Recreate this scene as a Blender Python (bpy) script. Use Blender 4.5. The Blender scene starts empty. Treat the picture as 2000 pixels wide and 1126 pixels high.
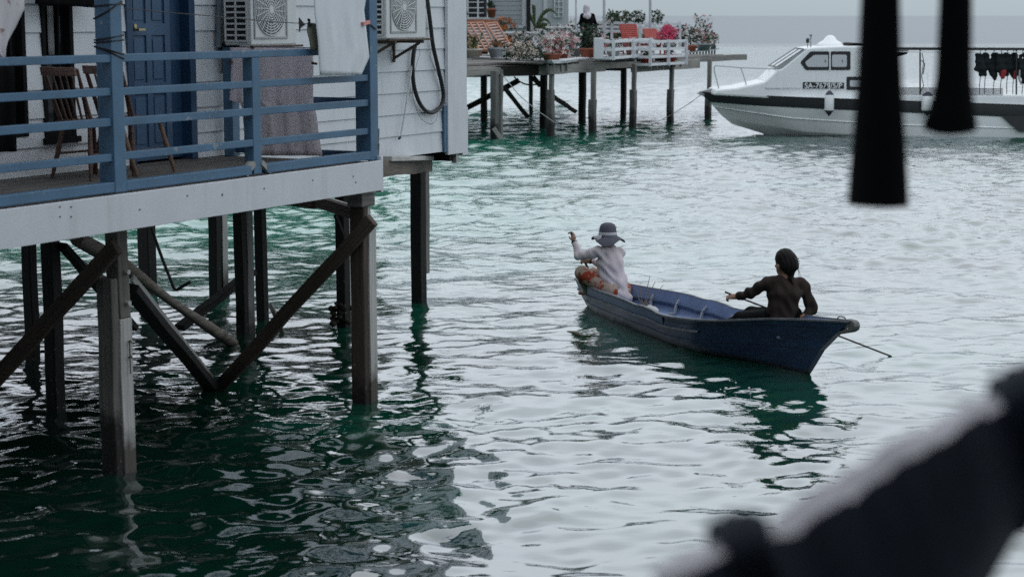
import bpy, math, random
import numpy as np
from mathutils import Vector
R=random.Random(7)
scn=bpy.context.scene
COL=scn.collection
# ------------------------------------------------------------------ camera model (pixels of the 2000 x 1126 photograph)
F=3600.;H=3.5;TH=math.atan(533/F)
FW=np.array([0,math.cos(TH),-math.sin(TH)]);UP=np.array([0,math.sin(TH),math.cos(TH)]);RT=np.array([1.,0,0]);CAM=np.array([0,0,H])
def ray(px,py): return FW+RT*(px-1000)/F-UP*(py-563)/F
def atz(px,py,z=0.):
    d=ray(px,py); return CAM+d*(z-H)/d[2]
def atplane(px,py,p0,n):
    d=ray(px,py); return CAM+d*np.dot(np.array(p0,float)-CAM,n)/np.dot(d,n)
YAX=np.array([0,1.,0])
def aty(px,py,y): return atplane(px,py,(0,y,0),YAX)
nrm=lambda a: np.array(a,float)/np.linalg.norm(a)

# ------------------------------------------------------------------ mesh builder
class MB:
    def __init__(s): s.v=[];s.f=[];s.uv=[];s.sm=[]
    def add(s,vs,fs,uvs=None,smooth=False):
        b=len(s.v); s.v.extend([tuple(map(float,x)) for x in vs])
        for i,f in enumerate(fs):
            s.f.append(tuple(b+k for k in f)); s.uv.append(uvs[i] if uvs else None); s.sm.append(smooth)
        return s
    def beam(s,p0,p1,w,h,up=(0,0,1),taper=1.0,jit=0.0,seg=1):
        p0=np.array(p0,float);p1=np.array(p1,float);d=p1-p0;L=np.linalg.norm(d);d/=L
        up=np.array(up,float)
        if abs(d@up)>.98: up=np.array([0,1.,0]) if abs(d[1])<.9 else np.array([1.,0,0])
        a=nrm(np.cross(d,up));b=np.cross(a,d)
        vs=[]
        for i in range(seg+1):
            t=i/seg;k=1+(taper-1)*t;c=p0+d*L*t
            o=(np.array([R.uniform(-jit,jit) for _ in range(3)]) if 0<i<seg and jit else 0)
            for sx,sy in ((-1,-1),(1,-1),(1,1),(-1,1)):
                e=np.array([R.uniform(-jit,jit) for _ in range(3)])*.5 if jit else 0
                vs.append(c+o+e+a*sx*w*k/2+b*sy*h*k/2)
        fs=[];uv=[];r=R.uniform(0,50)
        per=[0,w,w+h,2*w+h,2*w+2*h]
        for i in range(seg):
            for k in range(4):
                n=(k+1)%4; q=i*4
                fs.append((q+k,q+n,q+4+n,q+4+k))
                u0=L*i/seg+r;u1=L*(i+1)/seg+r
                uv.append([(u0,per[k]+r),(u0,per[k+1]+r),(u1,per[k+1]+r),(u1,per[k]+r)])
        q=seg*4
        fs.append((3,2,1,0));uv.append([(r,r),(r+.02,r),(r+.02,r+h),(r,r+h)])
        fs.append((q,q+1,q+2,q+3));uv.append([(r,r),(r+.02,r),(r+.02,r+h),(r,r+h)])
        return s.add(vs,fs,uv)
    def box(s,c,ex,ey,ez,ax=(1,0,0),ay=(0,1,0),az=(0,0,1)):
        c=np.array(c,float);ax=np.array(ax,float);ay=np.array(ay,float);az=np.array(az,float)
        vs=[c+ax*i*ex/2+ay*j*ey/2+az*k*ez/2 for k in(-1,1) for j in(-1,1) for i in(-1,1)]
        return s.add(vs,[(0,2,3,1),(4,5,7,6),(0,1,5,4),(2,6,7,3),(0,4,6,2),(1,3,7,5)])
    def tube(s,pts,r,n=8,smooth=True,cap=True):
        pts=[np.array(p,float) for p in pts];m=len(pts)
        rr=r if isinstance(r,(list,tuple)) else [r]*m
        vs=[];prev=None
        for i,p in enumerate(pts):
            d=nrm(pts[min(i+1,m-1)]-pts[max(i-1,0)])
            if prev is None:
                a=np.cross(d,(0,0,1.))
                if np.linalg.norm(a)<.1:a=np.cross(d,(1.,0,0))
            else: a=prev-d*(prev@d)
            a=nrm(a);prev=a;b=np.cross(d,a)
            for k in range(n):
                t=2*math.pi*k/n; vs.append(p+(a*math.cos(t)+b*math.sin(t))*rr[i])
        fs=[(i*n+k,i*n+(k+1)%n,(i+1)*n+(k+1)%n,(i+1)*n+k) for i in range(m-1) for k in range(n)]
        s.add(vs,fs,smooth=smooth)
        if cap: s.add([vs[k] for k in range(n)],[tuple(range(n-1,-1,-1))]); s.add([vs[(m-1)*n+k] for k in range(n)],[tuple(range(n))])
        return s
    def lathe(s,prof,c=(0,0,0),n=20,smooth=True,wob=None):
        c=np.array(c,float);m=len(prof);vs=[]
        for (r,z) in prof:
            for k in range(n):
                t=2*math.pi*k/n;dr,dz=wob(t,r) if wob else (0,0)
                vs.append(c+np.array([(r+dr)*math.cos(t),(r+dr)*math.sin(t),z+dz]))
        fs=[(i*n+k,i*n+(k+1)%n,(i+1)*n+(k+1)%n,(i+1)*n+k) for i in range(m-1) for k in range(n)]
        return s.add(vs,fs,smooth=smooth)
    def prism(s,poly,depth):
        """poly: list of 3-D points (planar), extruded by the vector depth"""
        poly=[np.array(p,float) for p in poly];d=np.array(depth,float);n=len(poly)
        vs=poly+[p+d for p in poly]
        fs=[tuple(range(n)),tuple(range(2*n-1,n-1,-1))]+[((i+1)%n,i,n+i,n+(i+1)%n) for i in range(n)]
        return s.add(vs,fs)
    def grid(s,P,smooth=True,flip=False):
        n=len(P);m=len(P[0]);vs=[p for row in P for p in row]
        fs=[(i*m+j,i*m+j+1,(i+1)*m+j+1,(i+1)*m+j) for i in range(n-1) for j in range(m-1)]
        if flip: fs=[f[::-1] for f in fs]
        return s.add(vs,fs,smooth=smooth)
    def build(s,name,mat,parent=None,bevel=0,loc=None,thick=0,world=True):
        off=np.zeros(3)
        if parent is not None and world: off=np.array(root_loc(parent))
        elif parent is None:
            if loc is None:
                a=np.array(s.v);loc=((a[:,0].min()+a[:,0].max())/2,(a[:,1].min()+a[:,1].max())/2,a[:,2].min())
            off=np.array(loc,float)
        me=bpy.data.meshes.new(name)
        me.from_pydata([tuple(np.array(p)-off) for p in s.v],[],s.f)
        uvl=me.uv_layers.new(name='UV')
        for poly in me.polygons:
            e=s.uv[poly.index]
            if e: 
                for li,q in zip(poly.loop_indices,e): uvl.data[li].uv=q
            else:
                n=poly.normal;ab=[abs(n.x),abs(n.y),abs(n.z)];k=ab.index(max(ab))
                for li in poly.loop_indices:
                    c=me.vertices[me.loops[li].vertex_index].co
                    uvl.data[li].uv=((c.y,c.z),(c.x,c.z),(c.x,c.y))[k]
        me.polygons.foreach_set('use_smooth',s.sm)
        me.materials.append(mat); me.validate(); me.update()
        o=bpy.data.objects.new(name,me);COL.objects.link(o)
        if parent is not None:o.parent=parent
        else:o.location=off
        if thick:
            m=o.modifiers.new('thick','SOLIDIFY');m.thickness=thick;m.offset=0
        if bevel:
            m=o.modifiers.new('bevel','BEVEL');m.width=bevel;m.segments=2;m.limit_method='ANGLE';m.angle_limit=.6
        return o
def root_loc(o):
    l=np.zeros(3)
    while o is not None: l+=np.array(o.location);o=o.parent
    return l
def tag(o,label=None,cat=None,group=None,kind=None):
    if label:o['label']=label
    if cat:o['category']=cat
    if group:o['group']=group
    if kind:o['kind']=kind
    return o
def thing(name,label,cat,loc=(0,0,0),rz=0,group=None):
    o=bpy.data.objects.new(name,None);COL.objects.link(o);o.location=tuple(loc);o.rotation_euler=(0,0,rz);o.empty_display_size=.1
    return tag(o,label,cat,group)
def dup(root,loc,rz,label,group=None):
    r=root.copy();COL.objects.link(r);r.location=tuple(loc);r.rotation_euler=(0,0,rz);r['label']=label
    if group:r['group']=group
    for ch in list(root.children):
        c=ch.copy();COL.objects.link(c);c.parent=r
        for g in ch.children:
            d=g.copy();COL.objects.link(d);d.parent=c
    return r

# ------------------------------------------------------------------ materials
class NT:
    def __init__(s,name):
        s.m=bpy.data.materials.new(name);s.m.use_nodes=True;s.t=s.m.node_tree;s.t.nodes.clear()
        s.out=s.n('ShaderNodeOutputMaterial')
    def n(s,typ,**kw):
        nd=s.t.nodes.new(typ)
        for k,v in kw.items():
            if k.startswith('i_'):
                nd.inputs[int(k[2:]) if k[2:].isdigit() else k[2:].replace('_',' ')].default_value=v
            else:setattr(nd,k,v)
        return nd
    def l(s,a,b):s.t.links.new(a,b)
    def noise(s,vec,scale,detail=3,rough=.55):
        n=s.n('ShaderNodeTexNoise');n.inputs['Scale'].default_value=scale;n.inputs['Detail'].default_value=detail;n.inputs['Roughness'].default_value=rough
        if vec is not None:s.l(vec,n.inputs['Vector'])
        return n.outputs['Fac']
    def ramp(s,fac,stops):
        r=s.n('ShaderNodeValToRGB');e=r.color_ramp.elements
        e[0].position,e[0].color=stops[0][0],(*stops[0][1],1) if len(stops[0][1])==3 else stops[0][1]
        e[1].position,e[1].color=stops[-1][0],(*stops[-1][1],1)
        for p,c in stops[1:-1]:
            x=e.new(p);x.color=(*c,1)
        s.l(fac,r.inputs['Fac']);return r.outputs['Color']
    def mix(s,f,a,b,mode='MIX'):
        m=s.n('ShaderNodeMix',data_type='RGBA',blend_type=mode)
        for v,i in((f,0),(a,6),(b,7)):
            if hasattr(v,'is_output'):s.l(v,m.inputs[i])
            else:m.inputs[i].default_value=v if i==0 else (*v,1)
        return m.outputs[2]
    def math(s,op,a,b=0.,clamp=False):
        m=s.n('ShaderNodeMath',operation=op,use_clamp=clamp)
        for v,i in((a,0),(b,1)):
            if hasattr(v,'is_output'):s.l(v,m.inputs[i])
            else:m.inputs[i].default_value=v
        return m.outputs[0]
    def mapping(s,vec,scale=(1,1,1),loc=(0,0,0)):
        m=s.n('ShaderNodeMapping');m.inputs['Scale'].default_value=scale;m.inputs['Location'].default_value=loc;s.l(vec,m.inputs['Vector']);return m.outputs[0]
    def coord(s,w):return s.n('ShaderNodeTexCoord').outputs[w]
    def pos(s):return s.n('ShaderNodeNewGeometry').outputs['Position']
    def principled(s,col,rough=.5,bumph=None,bdist=.01,bstr=.5,spec=.5,metal=0,trans=0):
        p=s.n('ShaderNodeBsdfPrincipled')
        if hasattr(col,'is_output'):s.l(col,p.inputs['Base Color'])
        else:p.inputs['Base Color'].default_value=(*col,1)
        if hasattr(rough,'is_output'):s.l(rough,p.inputs['Roughness'])
        else:p.inputs['Roughness'].default_value=rough
        p.inputs['Specular IOR Level'].default_value=spec;p.inputs['Metallic'].default_value=metal;p.inputs['Transmission Weight'].default_value=trans
        if bumph is not None:
            b=s.n('ShaderNodeBump');b.inputs['Distance'].default_value=bdist;b.inputs['Strength'].default_value=bstr;s.l(bumph,b.inputs['Height']);s.l(b.outputs[0],p.inputs['Normal'])
        s.l(p.outputs[0],s.out.inputs['Surface']);return s.m
def paint(name,col,rough=.5,var=.25,scale=2.5,spec=.4,grime=None,metal=0,chips=None,bump=.3):
    """painted or plain surface with uneven tone; chips = colour of bare patches"""
    t=NT(name);P=t.pos()
    n1=t.noise(P,scale,4);n2=t.noise(P,scale*9,3)
    f=t.math('ADD',t.math('MULTIPLY',n1,.7),t.math('MULTIPLY',n2,.3))
    lo=tuple(c*(1-var) for c in col);hi=tuple(min(1,c*(1+var)) for c in col)
    c=t.ramp(f,[(.3,lo),(.7,hi)])
    if grime is not None:
        g=t.noise(t.mapping(P,(6,6,.8)),1.3,4);c=t.mix(t.math('MULTIPLY',t.math('SUBTRACT',g,.52,True),1.5,True),c,grime)
    if chips is not None:
        g=t.noise(P,11,5,.65);k=t.noise(P,1.1,2);g=t.math('ADD',g,t.math('MULTIPLY',k,.35))
        c=t.mix(t.math('MULTIPLY',t.math('SUBTRACT',g,.86,True),30,True),c,chips)
    return t.principled(c,rough,t.noise(P,60,3),.004,bump,spec,metal)
def wood(name,dark,light,rough=.75,tide=None,scale=1.0,bare=None,spec=.25):
    """grain along the UV length; tide=(height,colour): waterline staining with an uneven edge"""
    t=NT(name);U=t.coord('UV');P=t.pos()
    g=t.noise(t.mapping(U,(1.6*scale,38*scale,1)),1.0,5,.6)
    b=t.noise(P,1.7,3);w=t.noise(t.mapping(U,(.7,9,1)),1.0,2)
    f=t.math('ADD',t.math('MULTIPLY',g,.55),t.math('ADD',t.math('MULTIPLY',b,.25),t.math('MULTIPLY',w,.2)))
    c=t.ramp(f,[(.32,dark),(.68,light)])
    if bare is not None:
        k=t.noise(t.mapping(P,(3,3,1)),1.6,4);c=t.mix(t.math('MULTIPLY',t.math('SUBTRACT',k,.52,True),8,True),c,bare)
    if tide is not None:
        s=t.n('ShaderNodeSeparateXYZ');t.l(P,s.inputs[0])
        e=t.math('ADD',s.outputs[2],t.math('MULTIPLY',t.math('SUBTRACT',t.noise(P,5,4),.5),.7))
        k=t.math('DIVIDE',t.math('SUBTRACT',tide[0]+.12,e),.24,True)
        c=t.mix(t.math('MULTIPLY',k,.9),c,tide[1])
        bz=t.math('DIVIDE',t.math('SUBTRACT',.95,e),.7,True);bn=t.noise(P,26,4,.7)      # barnacle and salt flecks above the tide band
        c=t.mix(t.math('MULTIPLY',t.math('MULTIPLY',t.math('SUBTRACT',bn,.63,True),14,True),t.math('MULTIPLY',bz,.8)),c,(.30,.29,.26))
    return t.principled(c,rough,g,.006,.6,spec)

WHITE=paint('white_siding_paint',(.68,.70,.735),.45,.05,1.6,.35,(.45,.46,.46))
WHITE2=paint('white_trim_paint',(.66,.67,.705),.5,.05,3,.35,(.46,.45,.45))
BLUE=paint('blue_rail_paint',(.060,.135,.225),.42,.22,3.5,.45,None,0,(.22,.25,.28))
NAVY=paint('navy_door_paint',(.022,.06,.125),.45,.2,2.5)
DOORB=paint('blue_door_paint',(.06,.115,.2),.45,.22,2.2)
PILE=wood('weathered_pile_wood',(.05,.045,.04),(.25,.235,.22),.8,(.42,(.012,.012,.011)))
PALEPILE=wood('grey_pile_board',(.28,.27,.26),(.62,.60,.58),.8,(.25,(.06,.052,.04)))  # pale tone also carries the light on the piles' right faces
DARKPILE=wood('black_pile_wood',(.004,.004,.004),(.02,.019,.018),.7,(.4,(.006,.007,.006)))  # near-black wood, darker still at the waterline
BRACE=wood('rusty_brown_timber',(.028,.022,.018),(.125,.095,.078),.8,(.22,(.012,.011,.009)))
GREYWOOD=wood('grey_weathered_timber',(.10,.095,.09),(.33,.315,.30),.8)
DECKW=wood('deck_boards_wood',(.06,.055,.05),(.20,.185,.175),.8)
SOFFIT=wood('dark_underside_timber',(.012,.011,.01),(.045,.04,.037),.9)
CHAIRW=wood('brown_chair_wood',(.035,.018,.013),(.15,.085,.065),.5,None,1.5,None,.4)
LIGHTLEG=wood('tan_leg_wood',(.10,.06,.04),(.30,.20,.15),.6)
BLACKC=paint('black_cloth',(.003,.0034,.0038),.9,.3,6,.1)
DARKROOM=paint('dark_interior',(.012,.012,.013),.9,.2,2,.1)
GLASS=paint('dark_window_glass',(.01,.012,.014),.08,.2,2,.5)
ACW=paint('white_plastic',(.66,.68,.68),.4,.04,2,.4,(.45,.44,.41))
ACG=paint('grey_plastic_grille',(.38,.39,.40),.5,.05,3)
BLACKP=paint('black_rubber',(.01,.01,.011),.5,.3,8,.4)
RUST=paint('rusty_steel',(.09,.065,.05),.8,.5,9,.3,(.02,.02,.02))
WIRE=paint('thin_wire',(.03,.03,.032),.5,.2,8)
def cloth(name,col,var=.12,pat=None):
    t=NT(name);P=t.pos();n=t.noise(t.mapping(P,(5,5,1.2)),2.2,4)
    c=t.ramp(n,[(.3,tuple(x*(1-var) for x in col)),(.7,tuple(min(1,x*(1+var)) for x in col))])
    if pat is not None:
        for (pc,sc,th) in pat:
            v=t.noise(P,sc,3,.6);c=t.mix(t.math('MULTIPLY',t.math('SUBTRACT',v,th,True),14,True),c,pc)
    return t.principled(c,.9,t.noise(P,240,2),.002,.25,.15)
SHEET=cloth('white_sheet_cloth',(.70,.72,.76),.03)
BEIGE=cloth('mauve_beige_cloth',(.84,.745,.79),.09)
OLIVE=cloth('olive_cloth',(.20,.20,.16),.15)
PINKC=cloth('patterned_pale_cloth',(.55,.52,.54),.06,[((.30,.2,.2),9,.60)])

# ------------------------------------------------------------------ world, sun, camera
SUN_EL,SUN_AZ=math.radians(52),math.radians(28)   # azimuth from +Y towards +X
def make_world():
    w=bpy.data.worlds.new('World');scn.world=w;w.use_nodes=True;t=w.node_tree;t.nodes.clear()
    out=t.nodes.new('ShaderNodeOutputWorld');bg=t.nodes.new('ShaderNodeBackground')
    sky=t.nodes.new('ShaderNodeTexSky');sky.sky_type='NISHITA';sky.sun_disc=False;sky.sun_elevation=SUN_EL;sky.sun_rotation=SUN_AZ;sky.dust_density=4;sky.air_density=1.2
    tc=t.nodes.new('ShaderNodeTexCoord')
    sep=t.nodes.new('ShaderNodeSeparateXYZ');t.links.new(tc.outputs['Generated'],sep.inputs[0])
    r=t.nodes.new('ShaderNodeValToRGB');e=r.color_ramp.elements      # cloud deck: pale at the horizon, brighter overhead
    S=1/14.
    def c(x):return(x[0]*S,x[1]*S,x[2]*S,1)
    e[0].position=0;e[0].color=c((4.6,5.45,5.95));e[1].position=1;e[1].color=c((9.3,10.3,11.3))
    for p,k in((.03,(5.3,6.2,6.75)),(.12,(7.4,8.3,9.0)),(.27,(8.7,9.7,10.5)),(.5,(9.1,10.1,11.0))):
        x=e.new(p);x.color=c(k)
    t.links.new(sep.outputs[2],r.inputs[0])
    # broad uneven cloud cover
    nz=t.nodes.new('ShaderNodeTexNoise');nz.inputs['Scale'].default_value=2.2;nz.inputs['Detail'].default_value=4
    mp=t.nodes.new('ShaderNodeMapping');mp.inputs['Scale'].default_value=(1,1,2.2);t.links.new(tc.outputs['Generated'],mp.inputs[0]);t.links.new(mp.outputs[0],nz.inputs['Vector'])
    mr=t.nodes.new('ShaderNodeMapRange');mr.inputs[1].default_value=.3;mr.inputs[2].default_value=.7;mr.inputs[3].default_value=14*.86;mr.inputs[4].default_value=14*1.12
    t.links.new(nz.outputs[0],mr.inputs[0])
    vm=t.nodes.new('ShaderNodeVectorMath');vm.operation='SCALE';t.links.new(r.outputs[0],vm.inputs[0]);t.links.new(mr.outputs[0],vm.inputs['Scale'])
    mx=t.nodes.new('ShaderNodeMix');mx.data_type='RGBA';mx.inputs[0].default_value=.93
    t.links.new(sky.outputs[0],mx.inputs[6]);t.links.new(vm.outputs[0],mx.inputs[7])
    t.links.new(mx.outputs[2],bg.inputs[0]);bg.inputs[1].default_value=SKY_STRENGTH
    t.links.new(bg.outputs[0],out.inputs[0])
SKY_STRENGTH=.1
make_world()
L=bpy.data.lights.new('sun','SUN');L.energy=.5;L.angle=math.radians(100);L.color=(1,.97,.93)
so=bpy.data.objects.new('sun',L);COL.objects.link(so)
sd=Vector((math.sin(SUN_AZ)*math.cos(SUN_EL),math.cos(SUN_AZ)*math.cos(SUN_EL),math.sin(SUN_EL)))
so.rotation_euler=sd.to_track_quat('Z','Y').to_euler();so.location=(0,0,30)
cam=bpy.data.cameras.new('camera');cam.sensor_width=36;cam.lens=36*F/2000;cam.clip_end=20000;cam.clip_start=.1
cam.dof.use_dof=True;cam.dof.focus_distance=21;cam.dof.aperture_fstop=3.2
co=bpy.data.objects.new('camera',cam);COL.objects.link(co);co.location=(0,0,H);co.rotation_euler=(math.pi/2-TH,0,0)
scn.camera=co
scn.view_settings.view_transform='Standard';scn.view_settings.look='None';scn.view_settings.exposure=0;scn.view_settings.gamma=1
scn.cycles.max_bounces=8;scn.cycles.caustics_reflective=False;scn.cycles.caustics_refractive=False
scn.cycles.use_denoising=False

# ------------------------------------------------------------------ water
def make_water():
    ys=[5.0]
    while ys[-1]<112:
        y=ys[-1];ys.append(y+(.034 if y<17 else .034+.0011*(y-17)))
    while ys[-1]<9000: ys.append(ys[-1]*1.12)
    ys=np.array(ys);ny=len(ys);nx=600
    s=np.linspace(-1,1,nx)
    X=s[None,:]*(ys[:,None]*.45+4.5);Y=np.repeat(ys[:,None],nx,1)
    rg=np.random.default_rng(11);Z=np.zeros_like(X)
    patch=(.78+.3*np.sin(X*.31+Y*.17+1.)*np.sin(Y*.23-X*.11+2.))*(1+1.15*np.clip((17.-Y)/3,0,1)*np.clip((.6-X)/1.5,0,1))        # calmer and livelier patches
    DX=(ys*.45+4.5)*2/nx
    for i in range(150):
        lam=.21*(12.**rg.random()**1.25);k=2*math.pi/lam
        th=rg.normal(0,1.0 if lam<.9 else .65)+math.pi/2+.12
        slope=.0152*(1 if lam<.9 else .68)
        a=slope/k;ph=rg.random()*6.283
        wx,wy=k*math.cos(th),k*math.sin(th)
        warp=.35*np.sin(X*.9+Y*.7+i)+.35*np.sin(Y*1.3-X*.5+2*i)
        Z+=a*np.sin(wx*X+wy*Y+ph+warp)*patch**(1 if lam<1 else 0)*np.clip(lam/(2.2*DX)-.6,0,1)[:,None]
    # rings where the paddle and hull push the water
    for (cx,cy,am,la,rad) in WAKES:
        d=np.hypot(X-cx,Y-cy);Z+=am*np.sin(2*math.pi*d/la)*np.exp(-(d/rad)**2)
    Z*=1+.6*np.clip((Y-19)/14,0,1)
    fade=np.clip((112-Y)/35,0,1);Z*=fade
    # lie calm and a little low inside the canoe's hull
    rel=np.stack([X-CA[0],Y-CA[1]],-1);sa=rel@CAX[:2];sn=rel@CN[:2]
    m=np.exp(-((np.abs(sn)/.5)**4))*np.clip((sa+.6)/.6,0,1)*np.clip((5.3-sa)/.6,0,1)
    Z=Z*(1-.75*m)
    me=bpy.data.meshes.new('water')
    V=np.stack([X,Y,Z],-1).reshape(-1,3);me.vertices.add(len(V));me.vertices.foreach_set('co',V.ravel())
    I=(np.arange(ny-1)[:,None]*nx+np.arange(nx-1)[None,:]).ravel()
    Q=np.stack([I,I+1,I+nx+1,I+nx],-1);nf=len(Q)
    me.loops.add(nf*4);me.loops.foreach_set('vertex_index',Q.ravel().astype(np.int32))
    me.polygons.add(nf);me.polygons.foreach_set('loop_start',(np.arange(nf)*4).astype(np.int32));me.polygons.foreach_set('loop_total',np.full(nf,4,np.int32))
    me.polygons.foreach_set('use_smooth',np.ones(nf,bool));me.update(calc_edges=True)
    o=bpy.data.objects.new('water',me);COL.objects.link(o)
    t=NT('sea_water');P=t.pos()
    sp=t.n('ShaderNodeSeparateXYZ');t.l(P,sp.inputs[0])
    far=t.math('DIVIDE',t.math('SUBTRACT',sp.outputs[1],205),30,True)     # past the reef edge: deep, wind-ruffled sea
    # green body of the shallow lagoon, uneven in tone
    n=t.noise(t.mapping(P,(.16,.3,1)),1.,4)
    body=t.ramp(n,[(.36,(.0014,.034,.019)),(.52,(.003,.062,.036)),(.70,(.009,.12,.075))])
    # shade on the near-left water painted into its colour, with a ragged edge
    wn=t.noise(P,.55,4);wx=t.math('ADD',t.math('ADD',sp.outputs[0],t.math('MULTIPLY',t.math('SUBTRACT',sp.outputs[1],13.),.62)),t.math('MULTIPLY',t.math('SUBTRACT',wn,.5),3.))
    near_shade=t.math('DIVIDE',t.math('SUBTRACT',.4,wx),1.6,True)
    lit_green=t.math('MULTIPLY',t.math('DIVIDE',t.math('SUBTRACT',t.math('ADD',sp.outputs[1],t.math('MULTIPLY',n,6.)),26.),7.,True),t.math('DIVIDE',t.math('SUBTRACT',4.5,sp.outputs[0]),6.,True))  # brighter green painted where the open water lies lit
    body=t.mix(lit_green,body,(.012,.20,.125))
    body=t.mix(near_shade,body,(.0022,.024,.015))
    body=t.mix(far,body,(.09,.12,.14))
    h1=t.noise(t.mapping(P,(4.2,9.,1)),1.,3,.5);h2=t.noise(t.mapping(P,(14,26,1)),1.,2,.5);h3=t.noise(t.mapping(P,(1.0,3.,1)),1.,3,.55)
    near=t.math('DIVIDE',t.math('SUBTRACT',sp.outputs[1],13.),18.,True)
    mid=t.math('DIVIDE',t.math('SUBTRACT',sp.outputs[1],38.),25.,True)
    hh=t.math('ADD',t.math('ADD',t.math('MULTIPLY',h1,t.math('ADD',t.math('MULTIPLY',near,.013),.0030)),t.math('MULTIPLY',h2,t.math('ADD',t.math('MULTIPLY',near,.0010),.0005))),t.math('MULTIPLY',h3,t.math('MULTIPLY',mid,.045)))
    b=t.n('ShaderNodeBump');b.inputs['Distance'].default_value=1.;b.inputs['Strength'].default_value=1.;t.l(hh,b.inputs['Height'])
    ge=t.n('ShaderNodeNewGeometry');dp=t.n('ShaderNodeVectorMath',operation='DOT_PRODUCT');t.l(ge.outputs['Incoming'],dp.inputs[0]);t.l(b.outputs[0],dp.inputs[1])
    cs=t.math('MAXIMUM',dp.outputs['Value'],.06)
    fres=t.math('ADD',t.math('MULTIPLY',t.math('POWER',t.math('SUBTRACT',1,cs),2.7),.73),.16)
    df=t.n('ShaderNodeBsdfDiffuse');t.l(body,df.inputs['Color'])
    gl=t.n('ShaderNodeBsdfAnisotropic');t.l(t.mix(far,(.945,.945,.985),(.45,.475,.505)),gl.inputs['Color']);t.l(b.outputs[0],gl.inputs['Normal'])
    t.l(t.math('ADD',t.math('MULTIPLY',far,.22),.02),gl.inputs['Roughness'])
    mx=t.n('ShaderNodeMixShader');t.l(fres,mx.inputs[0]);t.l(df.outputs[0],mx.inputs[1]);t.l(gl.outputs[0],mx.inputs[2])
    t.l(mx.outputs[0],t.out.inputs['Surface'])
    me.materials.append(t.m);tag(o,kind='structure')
CA=atz(1578,731);_B=atz(1151,597);CAX=nrm(_B-CA);CN=np.array([CAX[1],-CAX[0],0])   # canoe: A end, axis, far side
WAKES=[(CA[0]+.15,CA[1]-.35,.006,.4,1.0),(atz(1735,695)[0],atz(1735,695)[1],.005,.34,.8),(_B[0]-.2,_B[1],.005,.34,.8)]
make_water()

# ------------------------------------------------------------------ stilt house with veranda (frame: U along the front, V into the house)
_d=ray(2925,30);U=nrm((_d[0],_d[1],0));V=np.array([-U[1],U[0],0]);O=atz(718,785);Z3=np.array([0,0,1.])
def W(u,v,z):return O+U*u+V*v+Z3*z
def uz(px,py,v):
    q=atplane(px,py,O+V*v,V);return (q-O)@U,q[2]
def vz(px,py,u):
    q=atplane(px,py,O+U*u,U);return (q-O)@V,q[2]
def hbox(mb,u0,u1,v0,v1,z0,z1):return mb.box(W((u0+u1)/2,(v0+v1)/2,(z0+z1)/2),abs(u1-u0),abs(v1-v0),abs(z1-z0),U,V,Z3)
DZ=2.20;WV=1.60;UR=4.64;UL=-8.5;WTOP=6.6
house=thing('stilt_house','white clapboard stilt house with blue door and veranda standing over the water','house',W(-1.5,2.5,0))
# openings in the front wall
def hole(px0,px1,pyb,ztop):
    u0,_=uz(px0,pyb,WV);u1,z=uz(px1,pyb,WV);return (u0,u1,z,ztop)
hA=hole(-75,53,266,4.2);hB=hole(85,146,265,4.2);hD=hole(258,376,312,4.15)
hD=(hD[0],hD[1],DZ,hD[3])
holes=[hA,hB,hD]
def siding():
    mb=MB();bh=.232;lap=.018
    zs=set()
    zb=[1.97+bh*i for i in range(22)]
    zs.update(zb);us=sorted({UL,UR,.05}|{h[0] for h in holes}|{h[1] for h in holes})
    for h in holes:zs.update((h[2],h[3]))
    zs=sorted(z for z in zs if z<=WTOP+.1)
    for a,b in zip(us[:-1],us[1:]):
        for c,d in zip(zs[:-1],zs[1:]):
            m=((a+b)/2,(c+d)/2)
            if any(h[0]<m[0]<h[1] and h[2]<m[1]<h[3] for h in holes):continue
            if m[0]<.05 and m[1]<DZ:continue
            k=int((m[1]-zb[0])/bh+1e-6);z0=zb[0]+k*bh
            fo=lambda z:WV-lap*(1-(z-z0)/bh)
            mb.add([W(a,fo(c),c),W(b,fo(c),c),W(b,fo(d),d),W(a,fo(d),d)],[(0,1,2,3)])
            if abs(c-z0)<1e-6: mb.add([W(a,fo(c),c),W(b,fo(c),c),W(b,WV,c),W(a,WV,c)],[(3,2,1,0)])
    return mb
siding().build('wall',WHITE,house)
m=MB()   # end wall, back and the boards round the openings
hbox(m,UR-.06,UR,WV,6.5,1.97,WTOP);hbox(m,UL,UR-.07,6.42,6.5,2.3,WTOP);hbox(m,UL,UL+.06,WV,6.4,2.3,WTOP)
m.build('end_wall',WHITE2,house)
m=MB();hbox(m,UL+.1,UR-.12,2.7,2.75,2.3,WTOP-.05);m.build('interior_partition',DARKROOM,house)
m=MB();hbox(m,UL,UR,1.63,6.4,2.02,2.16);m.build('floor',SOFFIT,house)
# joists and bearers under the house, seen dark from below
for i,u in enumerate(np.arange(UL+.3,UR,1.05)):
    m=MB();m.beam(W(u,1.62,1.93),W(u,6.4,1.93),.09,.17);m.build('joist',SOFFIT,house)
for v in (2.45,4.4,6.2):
    m=MB();m.beam(W(UL,v,1.75),W(UR-.3,v,1.75),.12,.17);m.build('bearer',SOFFIT,house)
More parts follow.
